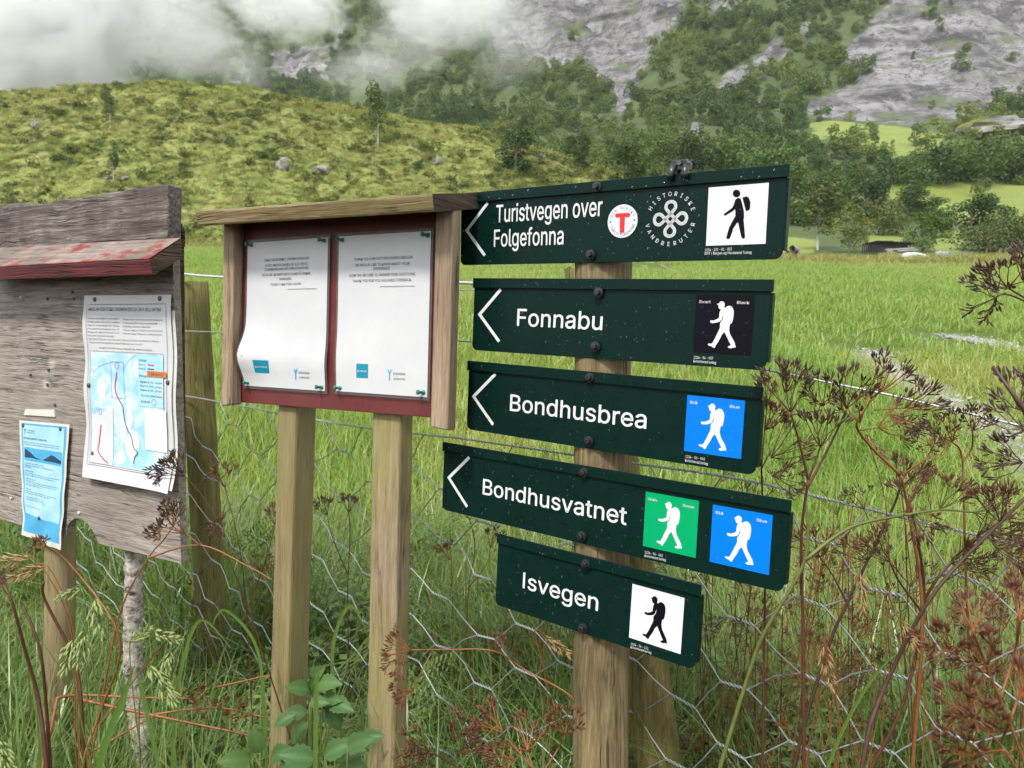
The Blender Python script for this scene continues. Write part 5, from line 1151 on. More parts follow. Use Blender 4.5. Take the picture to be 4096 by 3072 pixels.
rowsB = [('Velkommen til Kvinnherad! Ta omsyn ved å følgja desse enkle oppmodingane.', .10, .86, .185), ('Hjelp du til at besøket ditt ikkje minskar opplevinga for andre.', .10, .84, .202),
  ('1. BRUK TILRETTELAGDE OMRÅDE FOR CAMPING', .10, .52, .365), ('Teltplassar, toalett, parkar og parkeringsplassar', .10, .74, .382), ('i fellesområda', .10, .24, .396), ('2. RYDD OPP ETTER DEG', .10, .30, .432), ('Sorter søppel og ta med naturen slik du fann han', .10, .86, .450), ('legg igjen berre fotspor', .10, .74, .466),
  ('3. BRUK OFFENTLEGE TOALETT', .11, .36, .500), ('Gå ikkje på do i naturen, grav eit hol minst 50 meter frå vatn', .11, .86, .518), ('og stiar slik at andre kan nytte turen', .11, .82, .534), ('og dyra får fred', .11, .48, .550), ('4. BÅLFORBOD', .12, .26, .585), ('I tidsrommet april til september er det generelt forbod', .12, .84, .603), ('mot open eld i skog og mark', .12, .70, .619), ('5. VIS RESPEKT FOR DYR OG FJELLFOLK', .12, .52, .655), ('Steng grinder etter deg', .12, .60, .672), ('Nyt naturen og velkomen attende', .13, .46, .735)]
for t, a, b, tt in rowsB: textS(mb, t, a, b, tt, .0085, S2)
mb.build('rules_lettering', M_['notedark'], bn)
mb = MB(); textS(mb, 'KVINNHERAD', .17, .33, .085, .010, S2); textS(mb, 'KOMMUNE', .17, .32, .102, .008, S2)
for a, b in (((.10, .065), (.125, .085)), ((.15, .065), (.125, .085)), ((.125, .085), (.125, .112))): lineS(mb, [a, b], .0018, S2)
mb.build('emblem', M_['notedark'], bn)
for s_, t_ in ((.09, .04), (.84, .04), (.46, .80)):
    mb = MB(); p = S2(s_, t_); mb.tube([(p[0], p[1], p[2]), (p[0], p[1] - .0024, p[2]), (p[0], p[1] - .003, p[2])], [.005, .0048, .003], 10); mb.build('tack', M_['tack'], bn, True)

# ------------------------------------------------------------------ wire fence
FM = frame((.238, 1.345, EYE), 34.5, 0, 0)
Lf = lambda x, y, d=0.0: loc(FM, x, y, d)
fe = empty('wire_fence', Matrix.Translation(FM.translation) @ FM.to_3x3().to_4x4(), 'galvanised wire netting fence with twisted strands and mossy round posts along the meadow', 'fence')
def post_in(pxt, pxb, dep, r, mat, seed):
    o = post_round('post', FM, pxt, pxb, dep, r * .96, r, mat, None, seed, 26, 18, .0013); o.parent = fe; o.matrix_parent_inverse = fe.matrix_world.inverted(); return o
post_in((2350, 1075), (2598, 2800), .055, .047, M_['moss'], 4)
post_in((770, 1128), (850, 2600), .065, .047, M_['moss'], 6)
pfe = lambda L: [(*Lf(x, y),) for x, y in L]
cable = pfe([(-900, 1450), (0, 1530), (730, 1580), (1270, 1680), (1490, 1718), (1830, 1752), (2500, 1850), (2940, 1908), (3640, 2078), (4096, 2185), (4500, 2300)])
topw = pfe([(-900, 1300), (0, 1310), (735, 1324), (885, 1329), (1830, 1363), (2500, 1405), (3060, 1478), (3560, 1580), (4096, 1706), (4500, 1800)])
rope = pfe([(-900, 1110), (0, 1100), (735, 1096), (800, 1103), (885, 1108), (1830, 1130), (2300, 1150)])
rope2 = pfe([(1300, 1150), (1830, 1160), (2300, 1172)])
for L_ in (topw, cable): L_.append((2.3, L_[-1][1] - .03))
wire_r = .0014
mb = MB(); mb.tube([(x, 0, z) for x, z in topw], .0017, 8); mb.build('top_wire', M_['wire'], fe, True)
mb = MB(); mb.tube([(x, .004, z) for x, z in rope], .0033, 8); mb.build('rope', M_['rope'], fe, True)
mb = MB(); mb.tube([(x, .004, z) for x, z in rope2], .0011, 6); mb.build('thin_wire', M_['wire'], fe, True)
CX = np.array([p[0] for p in cable]); CZ = np.array([p[1] for p in cable])
def twisted(mb, p0, p1, turns, r=.0019, wr=wire_r, nseg=None, sides=5):
    p0, p1 = Vector(p0), Vector(p1); d = p1 - p0; L_ = d.length; t = d.normalized(); a = t.orthogonal().normalized(); b = t.cross(a); nseg = nseg or int(turns * 8) + 2
    for ph in (0, math.pi):
        P = []
        for i in range(nseg + 1):
            s = i / nseg; w = 2 * math.pi * turns * s + ph; P.append(p0 + d * s + (a * math.cos(w) + b * math.sin(w)) * r)
        mb.tube(P, wr, sides, False)
gf = np.random.default_rng(91)
mb = MB(); xs = np.arange(CX.min(), CX.max(), .11)
for a, b in zip(xs[:-1], xs[1:]): twisted(mb, (a, .002, np.interp(a, CX, CZ)), (b, .002, np.interp(b, CX, CZ)), 9 if a > .0 else 6, .0016, .0013, None, 4)
mb.build('cable', M_['wire'], fe, True)
CU, RV, TL = .113, .122, .048
node = {}
cols = range(int((CX.min()) / CU), int(CX.max() / CU) + 1)
for i in cols:
    xc = .32 + (i - 0) * CU
    if xc > CX.max() or xc < -2.6: continue
    for j in range(9):
        zc = np.interp(xc, CX, CZ) - (.066 if i % 2 == 0 else .128) - j * RV
        if zc < .12 - EYE: continue
        jx, jz, jy = gf.normal(0, .008), gf.normal(0, .007), gf.normal(0, .006); sl = gf.normal(-.10, .08)
        node[i, j] = ((xc - TL / 2 + jx, jy, zc + jz - sl * TL / 2), (xc + TL / 2 + jx, jy, zc + jz + sl * TL / 2))
mb = MB()
for (i, j), (a, b) in node.items():
    twisted(mb, a, b, 3.0 if a[0] > -.9 else 2, .0018, wire_r, None if a[0] > -.9 else 8, 5 if a[0] > -.6 else 3)
    jr = (j, j - 1) if i % 2 == 0 else (j, j + 1)
    for jj in jr:
        q = node.get((i + 1, jj))
        if q:
            m_ = [(b[k] + q[0][k]) / 2 + (gf.normal(0, .004) if k else 0) for k in range(3)]; mb.tube([b, m_, q[0]], wire_r, 5 if a[0] > -.6 else 3, False)
    if j == 0 and i % 2 == 0:
        for sgn, p in ((-1, a), (1, b)):
            xq = p[0] + sgn * .045; mb.tube([p, (xq, .001, np.interp(xq, CX, CZ))], wire_r, 5, False)
mb.build('netting', M_['wire'], fe, True)

# ------------------------------------------------------------------ growth along the fence
def ground(x, y): return float(meadow_z(x, y))
# tall verge grass, real blades
g = np.random.default_rng(101)
FN = np.array([math.sin(math.radians(34.5)), math.cos(math.radians(34.5))]); F0 = np.array([.238, 1.345])
nb = 88000; y = g.uniform(.75, 4.6, nb); x = g.uniform(-.95, .95, nb) * (y + .25)
so = (x - F0[0]) * FN[0] + (y - F0[1]) * FN[1]                      # distance behind the fence line
cl = fbm(x * 3, y * 3, 2, 181); k = (g.random(nb) < (.62 + .6 * cl) * np.clip(1.35 - np.abs(so - .25) * .42, .15, 1)) & (so > -.75)
x, y, so = x[k], y[k], so[k]; nb = len(x); gz = meadow_z(x, y)
h = g.uniform(.32, 1.08, nb) * (1 + .25 * fbm(x * 1.5, y * 1.5, 2, 182)); h = np.where(so > .6, h * np.clip(1.15 - .22 * so, .5, 1), h)
# no blade in front of the fence reaches up in front of boards, sheets and signs
lim = EYE - y * np.where(x / y < -.45, .38, np.where(x / y < .1, .43, np.where(x / y < .42, .53, .36))); h = np.where(so < .12, np.minimum(h, np.maximum(lim - gz, .12) * g.uniform(.7, 1.08, nb)), np.minimum(h, (EYE - .20 * y - gz) * g.uniform(.75, 1.0, nb)))
w = g.uniform(.003, .0095, nb); tint = np.clip(g.normal(.10, .22, nb) + np.where(so > .9, .2, 0), 0, 1)
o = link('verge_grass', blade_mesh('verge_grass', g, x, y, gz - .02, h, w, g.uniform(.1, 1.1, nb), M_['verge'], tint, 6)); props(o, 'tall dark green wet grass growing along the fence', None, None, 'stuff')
# dry straw among it
nb = 2600; y = g.uniform(.6, 3.4, nb); x = g.uniform(-.95, .95, nb) * (y + .25); so = (x - F0[0]) * FN[0] + (y - F0[1]) * FN[1]
k = (so > -.5) & (g.random(nb) < np.where(x > .3, 1, .45)); x, y, so = x[k], y[k], so[k]; nb = len(x); h = g.uniform(.4, .85, nb)
lim = EYE - y * np.where(x / y < -.45, .42, np.where(x / y < .42, .52, .38)); h = np.where(so < .12, np.minimum(h, np.maximum(lim, .12)), np.minimum(h, EYE - .22 * y))
o = link('dry_straw', blade_mesh('dry_straw', g, x, y, meadow_z(x, y) - .02, h, g.uniform(.002, .0045, nb), g.uniform(.2, 1.3, nb), M_['dry'], g.uniform(0, 1, nb), 6)); props(o, 'thin brown dead straw tangled in the verge', None, None, 'stuff')
# feathery cut leaves low down
def fern_mesh(seed, n_pin=9, L=.22, mat=None):
    g = np.random.default_rng(seed); V, Fq, sh = [], [], []
    for lf in range(7):
        an = g.uniform(0, 6.28); c0 = np.array([g.normal(0, .05), g.normal(0, .05), 0]); ln = L * g.uniform(.7, 1.3); up = g.uniform(.8, 1.6)
        d = np.array([math.cos(an), math.sin(an), up]); d /= np.linalg.norm(d); sd_ = np.array([-math.sin(an), math.cos(an), 0]); s0 = g.uniform(.1, .8)
        for i in range(n_pin):
            t = .25 + .75 * i / n_pin; p = c0 + d * ln * t * 1.6 - np.array([0, 0, 1]) * ln * t * t * .5
            for s_ in (-1, 1):
                w_ = ln * .5 * (1.1 - t)
                for q in range(3):
                    b = p + sd_ * s_ * w_ * q / 3; dr = sd_ * s_ + d * .7 * (1 if q % 2 else -.2); dr /= np.linalg.norm(dr); e2 = np.cross(dr, [0, 0, 1]); e2 /= np.linalg.norm(e2) + 1e-9; l2 = w_ * .42; k = len(V)
                    V += [b, b + dr * l2 * .5 + e2 * l2 * .2, b + dr * l2, b + dr * l2 * .5 - e2 * l2 * .2]; Fq.append((k, k + 1, k + 2, k + 3)); sh += [min(1, max(0, s0 + g.normal(0, .12)))] * 4
    return mesh_np('cut_leaf', V, Fq, {'shade': sh}, mat or M_['verge'])
fmz = [fern_mesh(i) for i in range(4)]
n_ = 260; y = g.uniform(.95, 3.2, n_); x = g.uniform(-.9, .9, n_) * (y + .2); so = (x - F0[0]) * FN[0] + (y - F0[1]) * FN[1]; k = (so > -.35) & (so < 1.6); x, y, so = x[k], y[k], so[k]; k = len(x)
zz = np.where(so < .1, np.minimum(g.uniform(.15, .6, k), EYE - .66 * y), g.uniform(.1, .55, k)); s = g.uniform(.6, 1.1, k)
scatter('undergrowth_leaves', np.stack([x, y, np.maximum(zz, .02)], -1), np.stack([g.normal(0, .3, k), g.normal(0, .3, k), g.uniform(0, 6.28, k)], -1), np.stack([s, s, s], -1), g.integers(0, 4, k), np.clip(g.normal(.15, .12, k), 0, 1), fmz, 'feathery cut green leaves in the undergrowth below the fence')

# ---- dried umbellifers
def seedpod(mb, p, d, L, r):
    d = Vector(d).normalized(); p = Vector(p); mb.tube([p, p + d * L * .35, p + d * L * .75, p + d * L], [r * .45, r, r * .75, r * .1], 4, False)
def umbel(stem, seeds, c, axis, R, rng, nr=9, ns=6, pod=.0085, open_=.75, podr=.0013, rr=.0006):
    c = Vector(c); ax = Vector(axis).normalized(); a = ax.orthogonal().normalized(); b = ax.cross(a)
    for i in range(nr):
        w = 2 * math.pi * i / nr + rng.uniform(-.3, .3); sp_ = open_ * rng.uniform(.35, 1.1); d = (ax * math.cos(sp_) + (a * math.cos(w) + b * math.sin(w)) * math.sin(sp_)).normalized(); L = R * rng.uniform(.65, 1.1)
        mid = c + d * L * .5 + Vector((rng.normal(), rng.normal(), rng.normal())) * R * .05; t = c + d * L + Vector((0, 0, 1)) * R * .08
        stem.tube([c, mid, t], [rr * 1.3, rr, rr * .9], 4, False)
        a2 = d.orthogonal().normalized(); b2 = d.cross(a2)
        for j in range(ns):
            w2 = 2 * math.pi * j / ns + rng.uniform(-.4, .4); s2 = rng.uniform(.15, .75); d2 = (d * math.cos(s2) + (a2 * math.cos(w2) + b2 * math.sin(w2)) * math.sin(s2)).normalized(); L2 = R * rng.uniform(.13, .28)
            q = t + d2 * L2; stem.tube([t, q], [rr * .7, rr * .5], 3, False); d3 = (d2 + Vector((0, 0, rng.uniform(-.2, .7)))).normalized(); seedpod(seeds, q, d3, pod * rng.uniform(.85, 1.45), podr * .95)
def umbellifer(label, depth, stems, umbels, smat, pmat, seed, r0=.0028, pod=.0085, R=.045, name='dried_cow_parsley', nr=9, ns=7):
    """stems: pixel polylines with thickness factor; umbels: (px,py, toward px,py, size factor); depth: world y, or (y at start, y at end)"""
    rng = np.random.default_rng(seed); rn = rng; st, sd_ = MB(), MB()
    D = depth if hasattr(depth, '__len__') else (depth, depth); base = None
    for P, f in stems:
        ys = np.linspace(D[0], D[1], len(P)); W = [at_y(p[0], p[1], yy + .012 * rn.normal()) for p, yy in zip(P, ys)]
        if base is None:
            d = W[0] - W[1]; k = W[0][2] / max(-d[2], .15 * np.linalg.norm(d) + 1e-6); foot = W[0] + d * min(k, 6); foot[2] = -.03; foot[1] = min(max(foot[1], .35), 2.5); base = foot; low = [foot + (W[0] - foot) * t for t in (0, .25, .5, .75)]
        else: low = []
        Q = low + catmull(W, 5); st.tube(Q, list(np.linspace(r0 * .85 * min(f, 1.35), r0 * .5 * min(f, 1.2), len(Q))), 6)
    hd = []
    for ux, uy, tx, ty, sz in umbels:
        c = at_y(ux, uy, D[1]); t = at_y(tx, ty, D[1] + .02 * rn.normal()); hd.append((c, t - c + np.array([0, -.006, 0]), sz))
    e = empty(name, base, label, 'dried plant', 'dried brown umbellifers along the fence')
    st.build('stem', smat, e, True, 0, base)
    for c, ax, sz in hd:
        a, b = MB(), MB(); umbel(a, b, c, ax, R * sz, rn, nr, ns, pod * min(1, .6 + .4 * sz)); u = a.build('umbel', smat, e, False, 0, base); o = b.build('seed_pods', pmat, u, True, 0, base); o['kind'] = 'stuff'
    return e
SD, SR_ = M_['seed'], M_['seed_r']
umbellifer('brown umbellifer with black pods just right of the third and fourth signs', .98, [([(3215, 2900), (3212, 2500), (3205, 2150), (3233, 1921)], 1.2), ([(3233, 1921), (3200, 1780), (3163, 1650)], .8), ([(3233, 1921), (3260, 1850), (3280, 1790)], .7), ([(3225, 1960), (3330, 1760), (3385, 1640)], .8), ([(3165, 1660), (3290, 1640)], .5)],
    [(3163, 1650, 3130, 1520, 1.1), (3280, 1790, 3270, 1690, .9), (3385, 1635, 3390, 1530, 1.0), (3290, 1625, 3240, 1560, .8), (3140, 1570, 3180, 1420, .8)], M_['stalk'], SD, 1)
umbellifer('umbellifer with wide forked top against the gravel track', 1.0, [([(3655, 3000), (3690, 2450), (3640, 2080), (3605, 1905)], 1.3), ([(3605, 1905), (3460, 1760), (3430, 1680), (3515, 1570)], .9), ([(3605, 1905), (3680, 1850), (3730, 1820)], .7), ([(3440, 1720), (3510, 1712)], .6), ([(3500, 1640), (3620, 1632)], .5)],
    [(3515, 1572, 3560, 1490, .9), (3510, 1710, 3610, 1690, 1.0), (3620, 1632, 3710, 1590, .9), (3440, 1690, 3400, 1600, .8), (3560, 1660, 3660, 1710, .8)], M_['stalk_o'], SD, 2)
umbellifer('small fine umbellifer near the right end of the plain top wire', 1.02, [([(3880, 2700), (3860, 2200), (3850, 1840), (3810, 1770)], 1.0), ([(3850, 1850), (3888, 1790), (3890, 1722)], .7)], [(3810, 1770, 3760, 1700, .8), (3890, 1722, 3900, 1650, .8), (3720, 1780, 3690, 1720, .6)], M_['stalk_o'], SD, 3, .0024, .006)
umbellifer('rust coloured umbellifer squeezed beside the third sign edge', 1.10, [([(3055, 2700), (3060, 2300), (3050, 2000), (3045, 1850)], 1.0), ([(3048, 1870), (3085, 1800)], .7), ([(3046, 1860), (3060, 1700), (3070, 1610)], .6)], [(3085, 1830, 3130, 1790, 1.1), (3060, 1720, 3095, 1650, .8), (3070, 1610, 3040, 1530, .7), (3090, 1900, 3150, 1900, .8)], M_['stalk'], SR_, 4, .0024, .007, .045, 'dried_cow_parsley', 10, 8)
umbellifer('umbellifer head reaching in from the right edge above the meadow', .86, [([(4600, 2200), (4380, 1500), (4190, 1260), (4030, 1150)], .9), ([(4160, 1235), (4040, 1180), (3985, 1185)], .6)], [(4030, 1150, 3985, 1110, .8), (3990, 1160, 3940, 1120, .7), (3985, 1190, 3930, 1230, .7), (4090, 1120, 4090, 1070, .7)], M_['stalk'], SD, 5, .0024, .008, .042)
umbellifer('thick broken brown stem slanting at the right picture edge', .80, [([(4500, 2500), (4300, 1960), (4110, 1660), (3972, 1466)], 2.0), ([(4120, 1670), (4090, 1640)], .7)], [(4085, 1640, 4060, 1590, .8), (4100, 1720, 4050, 1690, .8), (4090, 1850, 4030, 1840, .7)], M_['stalk_d'], SD, 6, .0030)
umbellifer('olive green thick stem leaning left under the fourth sign', .98, [([(2880, 3072), (3000, 2680), (3065, 2517), (3220, 2240), (3223, 1990)], 2.0), ([(3220, 2240), (3400, 2110), (3620, 2060)], 1.2), ([(3620, 2060), (3760, 2040), (3900, 2050)], .8)], [(3900, 2050, 4000, 2060, 1.0), (3760, 2040, 3800, 1960, .9), (3650, 2050, 3700, 2120, .8)], M_['stalk_g'], SR_, 7, .0030)
umbellifer('tall ribbed brown stem with withered dark leaves in the right netting', 1.02, [([(3440, 3160), (3485, 3072), (3614, 2808), (3698, 2400), (3640, 2013)], 1.9), ([(3698, 2400), (3760, 2300), (3900, 2150)], 1.0), ([(3690, 2450), (3600, 2330), (3560, 2250)], .8)], [(3905, 2150, 3980, 2080, 1.1), (3560, 2250, 3500, 2180, .9), (3640, 2013, 3620, 1940, .8), (3800, 2250, 3870, 2230, .9)], M_['stalk'], SR_, 8, .0030)
umbellifer('long straight brown stem crossing the right netting diagonally', .92, [([(3480, 2900), (3560, 2700), (3749, 2355), (4092, 2000), (4250, 1830)], 1.8)], [(3960, 2160, 4040, 2200, .9), (4000, 2090, 3960, 2000, .9), (4120, 2080, 4100, 2200, .9)], M_['stalk_d'], SR_, 9, .0030)
umbellifer('dark slanting stem between the fourth sign and the right netting', 1.12, [([(3230, 2850), (3323, 2562), (3388, 2413), (3562, 2052), (3600, 1950)], 1.6), ([(3388, 2413), (3330, 2300), (3280, 2230)], .7)], [(3600, 1950, 3640, 1880, .9), (3280, 2230, 3240, 2180, .9), (3470, 2240, 3400, 2190, .9)], M_['stalk_d'], SR_, 10)
umbellifer('blurred rusty umbellifer close to the lens at the lower right', .58, [([(4250, 3500), (4080, 3000), (3960, 2700), (3890, 2520)], 1.0), ([(3960, 2700), (3860, 2640), (3800, 2600)], .7), ([(4000, 2800), (4060, 2600), (4080, 2480)], .7)], [(3890, 2520, 3870, 2420, .8), (3800, 2600, 3740, 2560, .7), (4080, 2480, 4090, 2380, .8), (3950, 2660, 3900, 2600, .7)], M_['stalk_o'], SR_, 11, .0020, .007, .032)
umbellifer('second blurred rusty umbellifer in the lower right corner', .52, [([(4300, 3700), (4130, 3200), (4000, 2980), (3880, 2860)], 1.0), ([(4000, 2980), (4040, 2880), (4070, 2800)], .7), ([(4020, 3000), (3920, 3010), (3850, 3000)], .7)], [(3880, 2860, 3820, 2800, .8), (4070, 2800, 4090, 2720, .8), (3850, 3000, 3770, 3000, .8), (3960, 2930, 3920, 2860, .7)], M_['stalk_o'], SR_, 12, .0018, .007, .028)
umbellifer('orange stalk crossing between the notice board post and the signpost', 1.22, [([(2330, 2950), (2300, 2800), (2100, 2680), (1975, 2604), (1800, 2598), (1645, 2600)], 1.0), ([(1730, 2602), (1690, 2680), (1650, 2760)], .6)], [(1640, 2600, 1560, 2560, .95), (1620, 2620, 1570, 2680, .9), (1650, 2760, 1590, 2790, .7), (1985, 2600, 2000, 2540, .5)], M_['stalk_o'], SR_, 13, .0024, .008, .042)
umbellifer('brown seed head in front of the right notice board post foot', .95, [([(1990, 3350), (1900, 3150), (1800, 3050), (1720, 3010)], 1.0)], [(1720, 3010, 1650, 2990, .9), (1700, 3030, 1640, 3060, .8), (1800, 2960, 1860, 2900, .8), (1830, 3010, 1900, 2980, .8)], M_['stalk'], SR_, 14, .0022, .008, .04)
umbellifer('rusty seed heads at the foot of the signpost', .80, [([(2180, 3400), (2150, 3150), (2110, 3000)], 1.0), ([(2140, 3080), (2050, 2980), (2010, 2930)], .7), ([(2150, 3120), (2230, 3000), (2260, 2940)], .7)], [(2110, 3000, 2090, 2900, .9), (2010, 2930, 1960, 2870, .8), (2260, 2940, 2250, 2840, .8), (2060, 3040, 1980, 3030, .8)], M_['stalk_o'], SR_, 15, .0018, .007, .036)
umbellifer('reddish umbellifer leaning over the lower right corner of the old board', 1.28, [([(400, 2850), (480, 2450), (594, 2232), (650, 2165), (690, 2110)], 1.0), ([(594, 2232), (800, 2180), (1000, 2270), (1090, 2320)], 1.0), ([(800, 2180), (740, 2130)], .6)], [(690, 2105, 690, 2050, 1.0), (740, 2130, 680, 2090, .9), (640, 2160, 620, 2090, .6)], M_['stalk_o'], SD, 16, .0024)
umbellifer('thin umbellifer whose pods hang before the fishing poster corner', 1.40, [([(1080, 2700), (980, 2400), (880, 2150), (820, 2000), (740, 1905)], .9)], [(740, 1905, 680, 1880, .95), (735, 1890, 670, 1830, .9), (650, 1890, 610, 1900, .5)], M_['stalk'], SD, 17, .0022)
umbellifer('orange dry stalk cluster at the lower left by the board post', 1.02, [([(330, 3200), (340, 3020), (400, 2850), (480, 2560), (300, 2280), (180, 2180)], 1.0), ([(345, 3020), (620, 2860)], .9), ([(400, 2900), (560, 2690), (720, 2500)], .7)], [(180, 2180, 130, 2160, .3)], M_['stalk_o'], SR_, 18, .0026)
umbellifer('thick red brown dead stems standing at the far left bottom', 1.10, [([(175, 2950), (150, 2780), (100, 2600), (45, 2400), (0, 2320)], 2.2), ([(215, 3300), (190, 2900), (160, 2600), (90, 2420)], 1.2), ([(350, 3300), (330, 2900), (300, 2650), (180, 2400), (175, 2330)], 1.2)], [(20, 2330, -20, 2280, .5)], M_['stalk'], SR_, 19, .0030)
umbellifer('long straw coloured stalk lying across the birch leg foot', 1.12, [([(230, 2790), (330, 2780), (560, 2790), (770, 2795)], 2.0), ([(330, 2800), (560, 2850), (900, 2920), (1080, 2960)], 1.6), ([(540, 2870), (850, 2830), (1060, 2870)], 1.0), ([(860, 2750), (1080, 2700)], .8)], [(770, 2795, 830, 2800, .6), (900, 2860, 960, 2840, .7)], M_['stalk_o'], SR_, 20, .0026)
umbellifer('dark dry umbellifer tangle left of the left notice board post', 1.55, [([(1010, 2900), (990, 2500), (960, 2200), (900, 1950)], 1.0), ([(985, 2450), (1060, 2250), (1100, 2100)], .7), ([(970, 2250), (900, 2150)], .7)], [(900, 1950, 880, 1860, .9), (1100, 2100, 1120, 2010, .8), (900, 2150, 850, 2090, .8), (1040, 2280, 1080, 2220, .8)], M_['stalk'], SR_, 21, .0022)
umbellifer('fine brown umbellifer between the two notice board posts', 1.75, [([(1400, 2800), (1390, 2400), (1400, 2150), (1395, 2050)], 1.0), ([(1392, 2300), (1330, 2150), (1310, 2060)], .7)], [(1395, 2050, 1400, 1970, .8), (1310, 2060, 1290, 1990, .8)], M_['stalk_d'], SR_, 22, .0022)
umbellifer('pale brown umbellifer between right notice board post and lowest sign', 1.60, [([(1880, 2700), (1870, 2400), (1900, 2200), (1880, 2080)], 1.0), ([(1875, 2350), (1950, 2250), (1960, 2180)], .7)], [(1880, 2080, 1870, 2010, .8), (1960, 2190, 1990, 2130, .8), (1800, 2240, 1770, 2180, .7)], M_['stalk_o'], SR_, 23, .0022)

# ---- grass ears
def ear(label, P, depth, L, mat, smat, seed, name='grass_ear', fat=1.0):
    rng = np.random.default_rng(seed); W = [at_y(x, y, depth) for x, y in P]; foot = W[0].copy(); foot[:2] += (W[0] - W[1])[:2] * .8; foot[2] = -.02; e = empty(name, foot, label, 'grass ear', 'grass ears in front of the boards')
    st = MB(); Q = [foot + (W[0] - foot) * t for t in (0, .25, .5, .75)] + catmull(W, 6); st.tube(Q, list(np.linspace(.0010, .0006, len(Q))), 5); st.build('stem', smat, e, True, 0, foot)
    tip = Vector(W[-1]); d = Vector(W[-1] - W[-2]).normalized(); sp_ = MB()
    for i in range(46):
        t = i / 46; c = tip - d * L * (.5 - t) ; a = Vector(rng.normal(size=3)); a = (a - d * a.dot(d)).normalized(); rr = L * .20 * fat * math.sin(math.pi * min(1, .12 + t * .85)); q = c + a * rr * rng.uniform(.2, 1); dd = (d + a * .55 + Vector((0, 0, -.1))).normalized(); l_ = L * .22 * rng.uniform(.7, 1.2)
        sp_.tube([q, q + dd * l_ * .45, q + dd * l_], [.0006, .0013 * fat, .0001], 4, False)
    sp_.build('spikelets', mat, e, True, 0, foot)
for lb, P, D, L, mt, fat in (('pale green fluffy grass ear left of the birch leg', [(520, 3000), (470, 2700), (385, 2400), (395, 2470)], .82, .045, 'ear', 1.2), ('green grass ear low beside the left post, upper of two', [(380, 3050), (350, 2800), (335, 2540), (325, 2590)], .80, .042, 'ear', 1.1), ('green grass ear low beside the left post, lower of two', [(370, 3080), (320, 2850), (290, 2570), (275, 2625)], .80, .040, 'ear', 1.1), ('hanging green grass ear right of the birch leg', [(560, 3050), (560, 2800), (610, 2680), (650, 2740)], .78, .050, 'ear', 1.0),
    ('small white green ear above the hanging one', [(720, 3000), (700, 2700), (640, 2535), (665, 2545)], 1.0, .036, 'ear', 1.2), ('small drooping ear right of the birch leg', [(740, 3000), (720, 2800), (680, 2610), (672, 2655)], 1.0, .034, 'ear', 1.2), ('whitish ear crossing the birch leg', [(560, 3000), (530, 2750), (520, 2570), (560, 2540)], 1.0, .036, 'ear', 1.3), ('small pale ear beside the left post', [(420, 2900), (360, 2600), (330, 2355), (275, 2375)], .95, .034, 'ear', .9),
    ('tan grass ear at the left picture edge, upper one', [(300, 2900), (280, 2500), (140, 2235), (40, 2245)], .95, .055, 'eardry', .8), ('tan grass ear at the left picture edge, lower one', [(310, 2900), (290, 2500), (190, 2265), (110, 2290)], .95, .048, 'eardry', .8), ('tan ear right of the lowest sign in the netting', [(3360, 2900), (3330, 2700), (3290, 2550), (3310, 2660)], 1.0, .060, 'eardry', .8), ('tan ear hanging below the blue square of the fourth sign', [(3500, 2700), (3470, 2450), (3440, 2290), (3445, 2370)], 1.0, .055, 'eardry', .9), ('pale tan ear near the withered dark leaves', [(3700, 2800), (3640, 2600), (3590, 2460), (3640, 2550)], 1.0, .055, 'eardry', .8),
    ('tan ear under the lowest sign left corner', [(2200, 2900), (2180, 2700), (2140, 2520), (2230, 2585)], 1.15, .050, 'eardry', .8), ('straw ear in front of the meadow right of the third sign', [(3560, 2300), (3540, 2000), (3470, 1745), (3510, 1800)], 1.05, .050, 'eardry', .8), ('green ear at the bottom left corner', [(60, 3300), (30, 3150), (0, 2980), (20, 3030)], .75, .04, 'ear', 1.1)):
    ear(lb, P, D, L, M_[mt], M_['stalk_g'] if mt == 'ear' else M_['stalk_o'], hash(lb) % 1000 if False else len(lb) * 7 + int(P[0][0]) % 97, fat=fat)

# ---- ground elder with large toothed leaves at the notice board posts
def leaf_mesh(seed, L, w, mat):
    g = np.random.default_rng(seed); n_ = 12; V, Fq, sh = [], [], []; prof = lambda t: math.sin(math.pi * t ** .75) ** .9
    for i in range(n_ + 1):
        t = i / n_; wd = w * .5 * prof(t) * (1 + (.10 if i % 2 else -.06)); z = -.18 * L * t * t + .03 * L * math.sin(t * 3); V += [(-wd, L * t, z + wd * .35), (-wd * .5, L * t, z + wd * .16 + (.006 * L if i % 2 else 0)), (0, L * t, z), (wd * .5, L * t, z + wd * .16 + (.006 * L if i % 2 else 0)), (wd, L * t, z + wd * .35)]
        sh += [.55 + g.normal(0, .05), .35, .8, .35, .55 + g.normal(0, .05)]
    for i in range(n_):
        for k in range(4): a = i * 5 + k; Fq.append((a, a + 1, a + 6, a + 5))
    return mesh_np('leaf', V, Fq, {'shade': np.clip(sh, 0, 1)}, mat, True)
LM = [leaf_mesh(i, .046, .028, M_['broad']) for i in range(3)]
